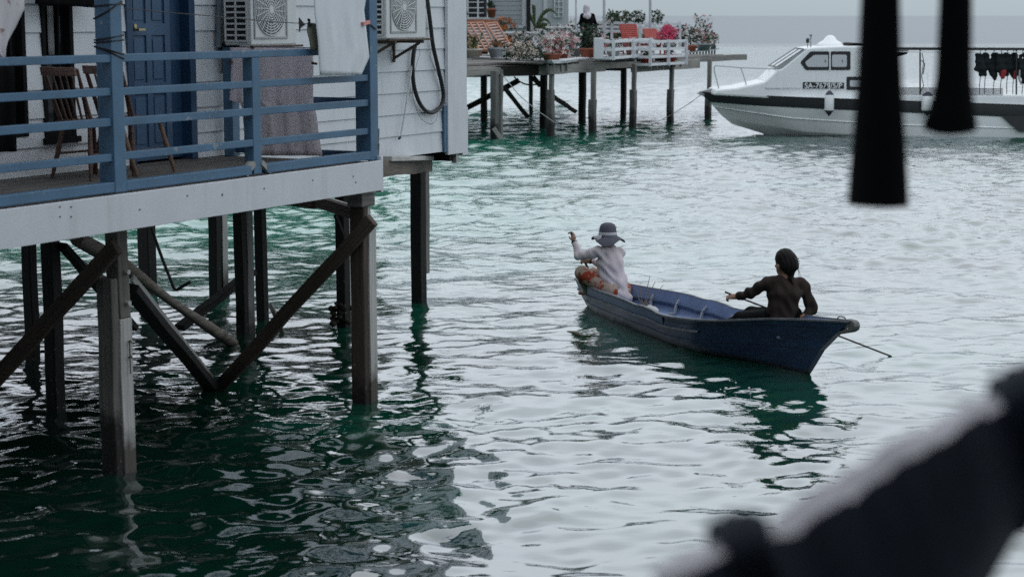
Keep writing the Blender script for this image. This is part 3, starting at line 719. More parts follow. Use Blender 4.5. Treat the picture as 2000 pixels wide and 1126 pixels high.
def sdf(prims,h,k=.03,noise=None,cut=None):
    """prims: (a,b,ra,rb[,k[,flat]]) capsules; flat=(axis,scale) squashes along a direction"""
    pts=np.array([p[i] for p in prims for i in(0,1)]);rm=max(max(p[2],p[3]) for p in prims)
    lo=pts.min(0)-rm-.04;hi=pts.max(0)+rm+.04
    n=np.ceil((hi-lo)/h).astype(int)+1
    g=[lo[i]+h*np.arange(n[i]) for i in range(3)]
    Fd=np.full(tuple(n),1.)
    for p in prims:
        a,b,ra,rb=[np.array(x,float) for x in p[:4]];kk=p[4] if len(p)>4 and p[4] else k
        fl=p[5] if len(p)>5 else None
        m=max(ra,rb)+kk+.03
        l=np.minimum(a,b)-m;u=np.maximum(a,b)+m
        sl=tuple(slice(max(0,int((l[i]-lo[i])/h)),min(n[i],int((u[i]-lo[i])/h)+2)) for i in range(3))
        X,Y,Z=np.meshgrid(*[g[i][sl[i]] for i in range(3)],indexing='ij');P=np.stack([X,Y,Z],-1)
        d=b-a;L2=d@d+1e-12;pa=P-a;t=np.clip((pa@d)/L2,0,1);q=pa-t[...,None]*d
        if fl is not None:
            ax=np.array(fl[0],float);q=q+ax*((q@ax)*(1/fl[1]-1))[...,None]
        D=np.linalg.norm(q,axis=-1)-(ra+(rb-ra)*t)
        if fl is not None: D*=min(1,fl[1]*1.3)
        f0=Fd[sl];hh=np.clip(.5+.5*(f0-D)/kk,0,1);Fd[sl]=f0*(1-hh)+D*hh-kk*hh*(1-hh)
    if noise is not None or cut is not None:
        X,Y,Z=np.meshgrid(*g,indexing='ij')
        if noise is not None: Fd=Fd+noise(X,Y,Z)
        if cut is not None: Fd=np.maximum(Fd,cut(X,Y,Z))
    return surface_nets(Fd,lo,h)
def sdf_obj(name,mat,parent,prims,h=.009,k=.03,noise=None,cut=None,loc=None):
    v,q=sdf(prims,h,k,noise,cut);m=MB();m.add(v,[tuple(x) for x in q],smooth=True)
    return m.build(name,mat,parent,loc=loc)
def hand_prims(w,d,up,side,curl=1.,s=1.):
    """palm and five unequal bent fingers: w wrist point, d towards the knuckles, up = back of the hand, side = towards the thumb"""
    d=nrm(d);up=nrm(up-d*(up@d));side=nrm(side-d*(side@d)-up*(side@up))
    pr=[(w-d*.01*s,w+d*.045*s,.024*s,.027*s,.02),(w+d*.035*s+side*.022*s,w+d*.075*s+side*.026*s,.016*s,.014*s,.015),(w+d*.03*s-side*.02*s,w+d*.07*s-side*.026*s,.015*s,.013*s,.015)]
    for i,(o,l) in enumerate(((.028,.9),(.010,1.),(-.008,.95),(-.026,.75))):
        k0=w+d*.075*s+side*o*s
        a1=.55*curl;a2=1.5*curl;a3=2.3*curl
        dirs=[d*math.cos(a)-up*math.sin(a) for a in(a1,a2,a3)]
        k1=k0+dirs[0]*.038*l*s;k2=k1+dirs[1]*.026*l*s;k3=k2+dirs[2]*.02*l*s
        pr+=[(k0,k1,.0095*s,.0088*s,.006),(k1,k2,.0088*s,.008*s,.006),(k2,k3,.008*s,.0065*s,.006)]
    t0=w+d*.02*s+side*.026*s;t1=t0+(side*.75+d*.5-up*.25)*.036*s;t2=t1+(d*.8-up*.6*curl+side*.1)*.03*s
    pr+=[(t0,t1,.0125*s,.0105*s,.01),(t1,t2,.0105*s,.008*s,.006)]
    return pr
def skin(name,col):return paint(name,col,.5,.12,12,.35)

# ------------------------------------------------------------------ blue canoe
CS=lambda s,n=0.,z=0.:CA+CAX*s+CN*n+np.array([0,0,z])
def canoe():
    c=thing('wooden_canoe','long blue wooden canoe paddled by two seated women on the green water','canoe',CS(2.2))
    S=[-.76,-.4,-.1,.2,.5,.8,1.1,1.7,2.3,2.9,3.5,4.1,4.4,4.7,5.09]
    Bm=[.035,.085,.13,.20,.31,.41,.465,.465,.44,.41,.345,.275,.225,.15,.035]
    zS=[-.76,-.4,-.1,.2,.5,.8,1.1,1.4,1.75,1.95,2.1,2.4,2.55,2.9,3.3,3.7,4.1,4.7,5.09]
    zG=[.645,.60,.56,.52,.465,.41,.375,.345,.318,.315,.335,.345,.33,.345,.34,.33,.325,.315,.30]
    LV=[-.16,-.08,0.,.12,.22,.30,1.0]    # absolute heights then the gunwale
    stemA=lambda z:np.interp(z,[-.16,0,.30,.50,.645],[.12,0,-.25,-.52,-.74])
    stemB=lambda z:np.interp(z,[-.16,0,.15,.30],[4.45,4.78,4.97,5.09])
    wid=[.0,.60,.86,.95,.985,1.,1.04]
    N=64
    def pt(t,k,side,inset=0.,zoff=0.):
        s0=-.76+t*(5.09+.76);zg=np.interp(s0,zS,zG)
        frac=[0,.16,.32,.55,.74,.88,1.][k];z=-.16+(zg+.16)*frac
        sa,sb=stemA(z),stemB(z);s=sa+(sb-sa)*t
        b=np.interp(s0,S,Bm)*wid[k]
        b=max(b-inset,.004);return CS(s,side*b,z+zoff)
    m=MB();T=np.linspace(0,1,N+1)
    for sd in(-1,1):
        m.grid([[pt(t,k,sd) for k in range(7)] for t in T],flip=sd>0)
    m.add([pt(0,k,-1) for k in range(7)]+[pt(0,k,1) for k in range(7)],[(k,k+1,8+k,7+k) for k in range(6)])
    m.add([pt(1,k,-1) for k in range(7)]+[pt(1,k,1) for k in range(7)],[(k+1,k,7+k,8+k) for k in range(6)])
    t_=NT('canoe_hull_paint');P=t_.pos();n1=t_.noise(t_.mapping(P,(1,1,4)),2.5,4)
    col=t_.ramp(n1,[(.3,(.006,.019,.052)),(.7,(.014,.044,.11))])
    sc=t_.noise(t_.mapping(P,(2,2,22)),3.,4);col=t_.mix(t_.math('MULTIPLY',t_.math('SUBTRACT',sc,.615,True),9,True),col,(.06,.09,.13))
    sz=t_.n('ShaderNodeSeparateXYZ');t_.l(P,sz.inputs[0])
    wl=t_.math('SUBTRACT',.075,t_.math('ADD',sz.outputs[2],t_.math('MULTIPLY',t_.math('SUBTRACT',n1,.5),.06)))
    col=t_.mix(t_.math('MULTIPLY',wl,25,True),col,(.006,.011,.014))
    HULL=t_.principled(col,.38,sc,.004,.4,.45)
    m.build('hull',HULL,c)
    SEAM=paint('plank_seam',(.005,.010,.022),.6,.3,6)
    for k_ in(3,5):
        for sd in(-1,1):
            m=MB();m.tube([pt(t,k_,sd)+CN*sd*.001 for t in np.linspace(.03,.97,48)],.0045,5);m.build('plank_seam',SEAM,c)
    # inner skin with floor
    INN=paint('canoe_inner_paint',(.15,.21,.37),.5,.2,3,.4,(.13,.14,.17))
    m=MB();Ti=np.linspace(.06,.97,56)
    for sd in(-1,1):
        rows=[]
        for t in Ti:
            top=pt(t,6,sd,.022,-.004);mid=pt(t,4,sd,.03);low=pt(t,3,sd,.05);lz=.10
            low[2]=max(lz+.02,low[2]);fl=low.copy();cc=CS(((low-CA)@CAX),0,lz)
            fl=cc+(low-cc)*.8;fl[2]=lz
            rows.append([top,mid,low,fl,cc])
        m.grid(rows,flip=sd<0)
    m.build('inner_planking',INN,c)
    # gunwale caps, rub rails, worn edges
    WORN=paint('worn_edge_paint',(.17,.18,.20),.6,.35,7,.3,(.05,.07,.11))
    BL2=paint('canoe_upper_strake_paint',(.03,.08,.17),.42,.25,3,.45,(.12,.15,.19))
    for sd in(-1,1):
        m=MB();rows=[]
        for t in np.linspace(0,1,N+1):
            p=pt(t,6,sd,.0,.0);nn=CN*sd;zz=np.array([0,0,1.])
            rows.append([p+nn*.010-zz*.014,p+nn*.010+zz*.005,p-nn*.020+zz*.005,p-nn*.020-zz*.014,p+nn*.010-zz*.014])
        m.grid(rows,smooth=False,flip=sd<0);m.build('gunwale',WORN,c)
        m=MB();rows=[]
        for t in np.linspace(.30,1,40):
            p=pt(t,4,sd);nn=CN*sd;zz=np.array([0,0,1.])*.012
            rows.append([p-zz,p+nn*.022-zz*.6,p+nn*.022+zz*.6,p+zz])
        m.grid(rows,smooth=False,flip=sd<0);m.build('rub_rail',WORN,c)
        m=MB();rows=[]
        for t in np.linspace(.44,.985,40):
            p=pt(t,4,sd);p1=pt(t,6,sd);nn=CN*sd
            rows.append([p+nn*.004+np.array([0,0,.012]),p1+nn*.007-np.array([0,0,.02])])
        m.grid(rows,flip=sd<0);m.build('upper_strake',BL2,c)
        m=MB();rows=[]
        for t in np.linspace(.22,.93,40):
            p=pt(t,4,sd,.03);nn=-CN*sd;zz=np.array([0,0,.012])
            rows.append([p-zz,p+nn*.035-zz,p+nn*.035+zz,p+zz])
        m.grid(rows,smooth=False,flip=sd>0);m.build('stringer',paint('stringer_paint_%d'%sd,(.05,.09,.17),.5,.2,4,.4,(.25,.27,.3)),c)
    # ribs
    RIB=paint('rib_paint',(.30,.33,.40),.6,.25,6,.3,(.08,.11,.18))
    for s in(1.25,1.85,2.45,3.05,3.6):
        t=(s+.76)/5.85
        for sd in(-1,1):
            a=pt(t,6,sd,.04,-.07);b=pt(t,4,sd,.06);f=pt(t,3,sd,.09);f[2]=.115;g=CS((f-CA)@CAX,((f-CA)@CN)*.6,.112)
            m=MB();m.beam(a,b,.028,.03,up=CAX);m.beam(b,f,.028,.03,up=CAX);m.beam(f,g,.03,.03,up=CAX);m.build('rib',RIB,c,.003)
    m=MB();
    for n in(-.16,-.055,.05,.155): m.beam(CS(1.0,n,.118),CS(3.7,n*.8,.118),.09,.014)
    m.build('floor_boards',paint('floor_board_paint',(.24,.28,.40),.6,.2,4,.3,(.06,.08,.13)),c,.002)
    for s,z,w in((.42,.33,.22),(4.05,.17,.2)):
        hw=np.interp(s,S,Bm)*.68-.05;m=MB();m.beam(CS(s,-hw,z),CS(s,hw,z),w,.03);m.build('seat',INN,c,.004)
    # worn beak block at the near end, small wire loop
    m=MB();m.prism([CS(-.76,-.035,.655),CS(-.795,-.035,.64),CS(-.81,-.035,.605),CS(-.79,-.035,.565),CS(-.74,-.035,.54),CS(-.52,-.035,.485),CS(-.52,-.035,.51),CS(-.70,-.035,.57),CS(-.66,-.035,.655)],CN*.07)
    m.build('beak_block',paint('bare_beak_wood',(.14,.14,.135),.7,.4,9,.3,(.02,.035,.06)),c,.008)
    m=MB();m.tube([CS(-.42,.03,.60),CS(-.45,.03,.64),CS(-.52,.02,.655),CS(-.58,.02,.648),CS(-.59,.02,.61)],.006,6);m.build('wire_loop',WIRE,c)
    return c
canoe()
# white bag with twigs on the canoe floor
m=MB();b0=CS(3.22,-.02,.125)
for (dx,dy,r) in((0,0,.075),(.05,.02,.06),(-.045,.015,.06),(.0,.04,.065)):
    m.lathe([(0,-.02),(r*.9,0),(r,r*.5),(r*.7,r*1.05),(r*.2,r*1.4),(0,r*1.45)],b0+np.array([dx,dy,0]),10,wob=lambda t,rr:(.012*math.sin(3*t+rr*40),.008*math.sin(4*t)))
bag=tag(m.build('plastic_bag',paint('pale_bag',(.55,.56,.55),.5,.15,9)),'crumpled pale bag lying on the canoe floor behind the woman in the hat','bag')
m=MB()
for dx,dy,h_ in((.02,.0,.36),(-.03,.02,.24),(.09,.0,.26),(.05,.03,.30),(-.05,-.01,.2)):
    p=b0+np.array([-.06,.0,.08]);m.tube([p,p+np.array([dx*1.2,dy,h_*.5]),p+np.array([dx*2.2+.02,dy,h_])],[.007,.005,.003],5)
tag(m.build('dry_twigs',paint('dry_twig',(.22,.18,.13),.8)),'few dry twigs sticking up from the pale bag in the canoe','twigs')

# ------------------------------------------------------------------ woman in a grey hat at the far end
def woman_hat():
    D=21.55
    J=lambda px,py,dep=0.:aty(px,py,D+dep)
    hd=J(1187,458,.03);neck=J(1188,481,.03);chest=J(1191,512,.02);belly=J(1197,545,.02);hip=J(1203,573,.02)
    sl=J(1167,492,-.06);sr=J(1209,494,.10);el=J(1132,499,.02);wl=J(1121,471,.12)
    er=J(1188,520,.30);wr=J(1152,509,.33)
    kl=J(1137,533,.06);kr=J(1160,536,.45);hl=J(1190,566,-.03);hr=J(1215,568,.2)
    SK=skin('brown_skin',(.27,.15,.105))
    faced=nrm(np.array([-.75,.62,-.1]));upv=np.array([0,0,1.]);sidev=nrm(np.cross(faced,upv))
    pr=[(hd+upv*.03,hd-upv*.03,.092,.082,.03),(hd+faced*.03-upv*.06,hd+faced*.05-upv*.085,.05,.04,.03),
        (hd+faced*.09-upv*.02,hd+faced*.108-upv*.045,.013,.016,.012),(hd+faced*.085-upv*.078,hd+faced*.09-upv*.082,.014,.014,.01),
        (hd-sidev*.088-upv*.03,hd-sidev*.09-upv*.055,.016,.012,.01),(hd+sidev*.088-upv*.03,hd+sidev*.09-upv*.055,.016,.012,.01),
        (hd-upv*.05,neck-upv*.02,.05,.055,.03),(neck-upv*.02,chest,.05,.10,.05),(chest,hip,.10,.12,.05),
        (sl,el,.045,.04),(el,wl,.038,.026),(sr,er,.045,.04),(er,wr,.038,.026),(neck-upv*.03,sl,.045,.045),(neck-upv*.03,sr,.045,.045),
        (hip,kl,.09,.065),(hip,kr,.09,.065)]
    fl=J(1150,572,.26);fr=J(1168,574,.42)
    pr+=[(kl,fl,.06,.035),(kr,fr,.06,.035),(fl,fl+np.array([-.1,.08,-.01]),.036,.026),(fr,fr+np.array([-.1,.08,-.01]),.036,.026)]
    pr+=hand_prims(wl,np.array([-.12,.05,.95]),np.array([.75,-.5,.1]),np.array([-.3,-.9,0.]),1.0)
    pr+=hand_prims(wr,np.array([-.95,.1,.05]),np.array([.1,-.6,.6]),np.array([0.,.2,.9]),1.05)
    w=sdf_obj('person',SK,None,pr,.0085,.025,loc=CS(4.1,0,.15))
    tag(w,'person in a floppy grey hat and pale shirt at the far end of the canoe','person')
    def wr_(X,Y,Z):return .008*np.sin(38*Z+9*X+4*np.sin(14*X+6*Z))*np.clip((.75-(Z-.25))*2,0,1)+.004*np.sin(60*X+25*Z)
    hem=[(hip+np.array([-.14,-.04,-.03]),hip+np.array([.14,.03,-.07]),.055,.06,.05)]
    sh=[(neck-upv*.055,chest,.095,.155,.06,((.35,-.94,0),.72)),(chest,belly,.155,.150,.06,((.35,-.94,0),.74)),(belly,hip,.150,.165,.06,((.35,-.94,0),.78)),
        (neck-upv*.045,sl,.055,.066),(neck-upv*.045,sr,.055,.066),(sl,el,.066,.052),(el,wl-(wl-el)*.06,.052,.036),(sr,er,.062,.05),(er,wr-(wr-er)*.12,.05,.036)]+hem
    SH=cloth('pale_shirt_cloth',(.68,.60,.625),.06)
    sdf_obj('shirt',SH,w,sh,.009,.03,wr_)
    TR=cloth('patterned_trouser_cloth',(.42,.33,.27),.1,[((.33,.055,.03),9,.50),((.55,.47,.4),16,.60),((.03,.02,.02),28,.66)])
    sdf_obj('trousers',TR,w,[(hl,kl,.11,.085),(hr,kr,.10,.08),(hl,hr,.12,.12),(kl,fl,.082,.05),(kr,fr,.08,.05),(hip,hip-upv*.03,.12,.12)],.010,.03)
    # hat: domed crown, pale band with a bow, drooping wavy brim
    HAT=cloth('grey_hat_cloth',(.105,.105,.13),.12)
    c=J(1187,459,.03);m=MB()
    m.lathe([(.0,.148),(.045,.146),(.080,.128),(.097,.095),(.104,.045),(.108,.0)],c,28)
    m.lathe([(.108,.0),(.15,-.022),(.195,-.048),(.200,-.056),(.19,-.052),(.15,-.030),(.10,-.01)],c,48,wob=lambda t,r:((r-.1)*.10*math.sin(3*t+1),-(r-.105)*.40*math.sin(3*t+.4)-(r-.1)*.26*math.cos(t-5.1)))
    ho=m.build('hat',HAT,w)
    m=MB();m.lathe([(.1085,.004),(.1095,.006),(.1075,.040),(.1065,.041)],c,28);m.build('hat_band',cloth('pale_band_cloth',(.52,.51,.55),.05),ho)
    bw=c+np.array([-.075,-.095,.0])
    for dx,dz,l in((-.09,.0,.0),(-.065,-.05,.0),(.0,-.085,.0),(.025,-.06,0)):
        m=MB();m.beam(bw,bw+np.array([dx,-.045,dz-.01]),.032,.008,up=(0,-1,.2));m.build('bow_loop',cloth('bow_cloth_%d'%int(100*abs(dx)),(.5,.49,.53) if dx!=.025 else (.03,.03,.035),.05),ho,.003)
    m=MB()
    for (p,d,r) in((wl,(wl-el),.031),(wr,(wr-er),.031)):
        d=nrm(d);pp=p-d*.012;a=nrm(np.cross(d,(0,1.,.2)));b=np.cross(d,a)
        m=MB();m.tube([pp+(a*math.cos(t)+b*math.sin(t))*r for t in np.linspace(0,2*math.pi,17)],.009,6,cap=False);m.build('wrist_band',BLACKP,w)
    return wl,wr
wl,wr=woman_hat()
# paddle gripped by both her hands, dipping beyond the bow
g1=wl+np.array([-.02,-.01,.075]);g2=wr+np.array([-.075,.01,.02])
dd=nrm(g2-g1)
end=g2+dd*.62
m=MB();m.tube([g1-dd*.05,g1,g2,end],[.014,.014,.015,.015],8)
pd=tag(m.build('paddle',CHAIRW),'short wooden paddle held upright by the person in the grey hat','paddle')
m=MB();ax=nrm(np.cross(dd,(0,1.,0)));m.prism([end-ax*.02,end+dd*.1-ax*.07,end+dd*.36-ax*.075,end+dd*.42,end+dd*.36+ax*.075,end+dd*.1+ax*.07,end+ax*.02],(0,.018,0));m.build('blade',CHAIRW,pd,.004)
m=MB();m.tube([atz(1108,648,.0),atz(1124,651,.005),atz(1139,657,-.01)],[.015,.03,.018],7);tag(m.build('driftwood',wood('wet_driftwood',(.05,.045,.035),(.22,.2,.17))),'short piece of driftwood floating just off the bow of the canoe','driftwood')

# ------------------------------------------------------------------ woman in a brown shirt at the near end
def woman_brown():
    D=18.28
    J=lambda px,py,dep=0.:aty(px,py,D+dep)
    hd=J(1532,512,.0);neck=J(1531,543,.01);chest=J(1532,572,.0);belly=J(1528,602,0.);hip=J(1526,626,0.)
    sl=J(1499,553,-.05);sr=J(1566,556,.08);el=J(1463,573,.08);wl=J(1440,579,.20)
    er=J(1587,602,.08);wr=J(1566,619,.02)
    kl=J(1447,624,.62);kr=J(1468,614,.62);fl=J(1404,644,1.0);fr=J(1420,636,1.05)
    SK=skin('tan_skin',(.30,.165,.115));upv=np.array([0,0,1.])
    faced=nrm(np.array([-.62,.78,-.05]));sv=nrm(np.cross(faced,upv))
    pr=[(hd+upv*.035,hd-upv*.025,.092,.085,.03),(hd+faced*.03-upv*.055,hd+faced*.05-upv*.085,.052,.042,.03),
        (hd+faced*.09-upv*.02,hd+faced*.11-upv*.045,.013,.016,.012),(hd+faced*.085-upv*.078,hd+faced*.092-upv*.082,.014,.014,.01),
        (hd-sv*.092-upv*.03,hd-sv*.095-upv*.058,.017,.012,.01),(hd+sv*.092-upv*.03,hd+sv*.095-upv*.058,.017,.012,.01),
        (hd-upv*.05,neck-upv*.02,.05,.052,.03),(neck-upv*.02,chest,.05,.10,.05),(chest,belly,.10,.10,.05,((.25,-.97,0),.7)),(belly,hip,.10,.09,.05,((.25,-.97,0),.7)),
        (sl,el,.045,.036),(el,wl,.036,.025),(sr,er,.045,.038),(er,wr,.038,.026),(neck-upv*.03,sl,.045,.045),(neck-upv*.03,sr,.045,.045),
        (hip,kl,.075,.06),(hip,kr,.075,.06),(kl,fl,.055,.035),(kr,fr,.055,.035),(fl,fl+np.array([-.1,.12,0.]),.035,.026),(fr,fr+np.array([-.1,.12,0.]),.035,.026)]
    pr+=hand_prims(wl,np.array([-.9,.15,.0]),np.array([-.1,-.4,.85]),np.array([0.,.9,.3]),1.05)
    pr+=hand_prims(wr,np.array([-.8,.3,-.25]),np.array([.1,-.7,.6]),np.array([0.,.3,.9]),1.05)
    w=sdf_obj('person',SK,None,pr,.0085,.025,loc=CS(.42,0,.34))
    tag(w,'person with clipped dark hair and brown shirt at the near end of the canoe','person')
    SHB=cloth('brown_shirt_cloth',(.036,.027,.023),.25)
    fl_=((.25,-.97,0),.72)
    def wr_(X,Y,Z):return .007*np.sin(42*Z+12*X+3*np.sin(16*X))+.004*np.sin(70*X+18*Z)
    sdf_obj('shirt',SHB,w,[(neck-upv*.05,chest,.095,.165,.06,fl_),(chest,belly,.165,.142,.06,fl_),(belly,J(1526,618,0.),.142,.155,.05,fl_),(neck-upv*.045,sl,.055,.066),(neck-upv*.045,sr,.055,.066),(sl,el,.066,.05),(el,wl-(wl-el)*.05,.052,.038),(sr,er,.064,.052),(er,wr-(wr-er)*.1,.052,.038)],.009,.03,wr_)
    sdf_obj('trousers',BLACKC,w,[(J(1516,620,.06),kl,.095,.085),(J(1545,624,.1),kr,.115,.085),(kl,fl,.08,.05),(kr,fr,.08,.05),(J(1510,614,.04),J(1548,615,.08),.10,.10),(J(1527,606,.0),hip,.13,.15,.05,fl_)],.010,.03)
    HR=paint('black_hair',(.008,.006,.006),.6,.4,30,.2)
    bk=-faced
    ho=sdf_obj('hair',HR,w,[(hd+upv*.042+bk*.01,hd-upv*.01+bk*.035,.101,.092,.03),(hd+bk*.085+upv*.035+sv*.02,hd+bk*.105-upv*.035+sv*.025,.054,.052,.03),(hd+bk*.095-upv*.05+sv*.02,neck+bk*.085+upv*.01+sv*.015,.034,.022,.02),(neck+bk*.088,neck+bk*.11-upv*.05+sv*.015,.020,.010,.015),(hd-upv*.01+bk*.03,hd+bk*.05-upv*.06,.085,.05,.03)],.008,.02,lambda X,Y,Z:.0022*np.sin(150*X+30*Z+90*Y))
    m=MB()
    for k in range(5):
        p=hd+bk*(.135)+sv*(.03+.012*math.sin(k))+upv*(.045-.024*k);m.beam(p-sv*.03,p+sv*.03-upv*.01,.012,.014)
    m.build('hair_clip',paint('dark_clip',(.05,.045,.045),.25,.4,20,.6),ho,.003)
    m=MB();p=hd+bk*.12+sv*.05
    for k in range(4): m.tube([p+upv*(-.02-.01*k),p+sv*(.03+.006*k)-upv*.10,p+sv*.02-upv*.17+bk*.02*k],.0016,4)
    m.build('loose_strands',HR,ho)
    d=nrm(wl-el);a=nrm(np.cross(d,(0,1.,.2)));b=np.cross(d,a)
    m=MB();m.tube([wl-d*.018+(a*math.cos(t)+b*math.sin(t))*.034 for t in np.linspace(0,2*math.pi,17)],.008,6,cap=False);m.build('wrist_band',BLACKP,w)
    return wl
wl2=woman_brown()
pe=atz(1732,692,.0);ps=wl2+np.array([-.085,.03,.03])
m=MB();dv=nrm(pe-ps);m.tube([ps-dv*.04,ps,pe,pe+dv*.15],[.010,.009,.009,.009],7)
pl=tag(m.build('paddle',wood('dark_paddle_wood',(.02,.015,.012),(.09,.07,.055))),'long thin paddle of the person in brown, its tip trailing in the water','paddle')
m=MB();ax=nrm(np.cross(dv,(.3,1.,0)));e=pe+dv*.14;m.prism([e-ax*.02,e+dv*.1-ax*.06,e+dv*.38-ax*.06,e+dv*.42,e+dv*.38+ax*.06,e+dv*.1+ax*.06,e+ax*.02],np.cross(ax,dv)*.016);m.build('blade',CHAIRW,pl,.004)
# few flecks of foam
m=MB()
for px,py,r in((1418,757,.016),(1437,747,.010),(1463,757,.012),(1407,760,.008),(1425,743,.008),(1400,764,.007),(1466,768,.007),(1415,764,.009)):
    c=atz(px,py,.02);m.lathe([(0,.008),(r*.7,.006),(r,0)],c,8)
tag(m.build('foam',paint('foam_white',(.8,.82,.82),.6)),kind='stuff')

# ------------------------------------------------------------------ flower terrace on piles, far left of the motor boat
PZ=2.15
pier=thing('pier_terrace','long timber terrace on tall piles far out on the water, edged with pots of flowers','pier',atz(1160,260))
A0=atz(1075,265);A1=atz(1400,228);PU=nrm((A1-A0)[:2].tolist()+[0]);PV=np.array([-PU[1],PU[0],0])
def PW(u,v,z):return A0+PU*u+PV*v+Z3*z
GP=wood('grey_pier_pile',(.055,.052,.05),(.24,.235,.23),.8,(.5,(.012,.012,.012)))
def ppile(px,py,w,ztop,mat,split=None,lean=0):
    p=atz(px,py);m=MB();zc=split or ztop
    m.beam(p-Z3*1.2,p+Z3*zc+PU*lean,w,w,up=PV,jit=.012,seg=6);m.build('pile',mat,pier,.02)
    if split:
        m=MB();m.beam(p+Z3*(zc-.1)+PU*.05,p+Z3*ztop+PU*(.06+lean),w*.62,w*.7,up=PV,jit=.006,seg=3);m.build('pile_splice',GREYWOOD,pier,.015)
    return p
ppile(966,272,.19,1.95,GP);ppile(978,268,.11,1.95,GREYWOOD);ppile(1075,265,.19,2.0,GP,1.35);ppile(1157,259,.20,2.0,GP,1.0);ppile(1236,250,.19,2.0,GP,1.2);ppile(1309,240,.19,2.0,GP,1.1);ppile(1383,233,.19,2.05,GP,.95)
for px,py,w in((946,238,.17),(1060,247,.19),(1038,224,.12),(1136,238,.20),(1217,231,.17),(1062,222,.1)): ppile(px,py,w,1.95,DARKPILE,None,R.uniform(-.1,.1))
# joists, edge beams and deck boards
DL=13.6
m=MB()
for v in np.arange(.0,7.0,.2):
    m.beam(PW(-.5,v+.1,PZ-.03),PW(DL-1.2,v+.1,PZ-.03+R.uniform(-.008,.008)),.18,.05)
m.build('deck',GREYWOOD,pier)
m=MB();m.prism([PW(-9,1.2,PZ-.07),PW(-.52,1.2,PZ-.07),PW(-.52,9,PZ-.07),PW(-9,9,PZ-.07)],Z3*.06);m.build('deck',GREYWOOD,pier)
bm=lambda a,b,w,h,mat,n:(lambda q:(q.beam(a,b,w,h,jit=.01,seg=5),q.build(n,mat,pier,.012)))(MB())
PALEB=wood('pale_pier_beam',(.17,.16,.15),(.40,.38,.36))
bm(PW(-.3,-.12,1.93),PW(3.2,-.10,1.93),.1,.26,PALEB,'edge_beam');bm(PW(1.6,-.12,2.0),PW(6.6,-.1,1.95),.1,.2,PALEB,'edge_beam');bm(PW(5.2,-.05,1.86),PW(10.2,-.05,1.88),.12,.3,PALEB,'edge_beam');bm(PW(8.6,.05,2.04),PW(14.3,.0,2.02),.12,.2,GREYWOOD,'edge_beam')
bm(PW(.2,.1,1.9),PW(-2.4,5.2,1.9),.12,.28,PALEB,'edge_beam')
for v in(1.4,3.6,5.6): bm(PW(-3,v,1.95),PW(12.2,v,1.95),.14,.22,SOFFIT,'bearer')
for u in(2.6,4.7,7.2,10.2): bm(PW(u,.1,1.86),PW(u,6.2,1.86),.14,.18,SOFFIT,'cross_beam')
m=MB();m.prism([PW(-2.2,1.2,1.75),PW(.1,.35,1.75),PW(.1,4,1.75),PW(-2.2,4,1.75)],Z3*.3);m.build('underframe',SOFFIT,pier)
for (a,b,w) in(((905,214,58),(1012,158,56),.17),((984,170,54),(1031,228,58),.13),((1082,190,56.5),(1124,218,61),.14),((1040,150,56),(1056,168,56),.16)):
    m=MB();m.beam(aty(*a),aty(*b),w,w*.7,up=YAX,jit=.012,seg=5);m.build('brace',DARKPILE,pier,.015)
m=MB();m.beam(aty(964,250,52.5),aty(982,276,52.4),.12,.06,up=YAX);m.build('brace',PALEB,pier,.01)
m=MB();m.tube([aty(*p) for p in((1004,150,56),(1012,158,56),(1024,164,56),(1036,166.5,56),(1050,165,56),(1056,158,56))],.025,6);tag(m.build('slack_cable',BLACKP),'slack black cable sagging between the piles under the terrace','cable')
# lower gangway leading in from behind the white house
wk=thing('gangway','low timber gangway between the white house and the flower terrace','gangway',atz(940,275,0))
g0=atz(983,128,2.06);g1=g0-U*11
m=MB();m.prism([g0,g0+V*2.4,g1+V*2.4,g1],Z3*-.06);m.build('walkway_deck',PALEB,wk)
m=MB();m.beam(g0-Z3*.15-V*.04,g1-Z3*.15-V*.04,.07,.2);m.build('edge_board',PALEB,wk,.01)
m=MB();m.beam(g0-Z3*.17-U*.06,g0-Z3*.17-U*.06+V*2.4,.08,.2);m.build('edge_board',PALEB,wk,.01)
for t in(3.,7.,10.6):
    for v in(.15,2.1):
        m=MB();m.beam(g0-U*t+V*v-Z3*3.2,g0-U*t+V*v-Z3*.1,.2,.2,up=V);m.build('pile',DARKPILE,wk)
# pale mooring ropes
m=MB();m.tube([aty(980,145,52.6),aty(1013,185,52.6),aty(1046,214,52.6),aty(1080,237,52.6),atz(1130,268)],.012,5);tag(m.build('mooring_rope',paint('pale_rope',(.42,.43,.42),.8)),'pale rope running from the gangway corner down to the water','rope')
m=MB();m.tube([aty(1368,186,54.6),aty(1345,203,55.5),aty(1315,222,57.5),aty(1290,235,57),aty(1268,246,56.5),atz(1238,254)],.010,5);tag(m.build('mooring_rope',paint('grey_rope',(.30,.31,.31),.8)),'thin slack rope leading from the motor boat bow towards the piles','rope')

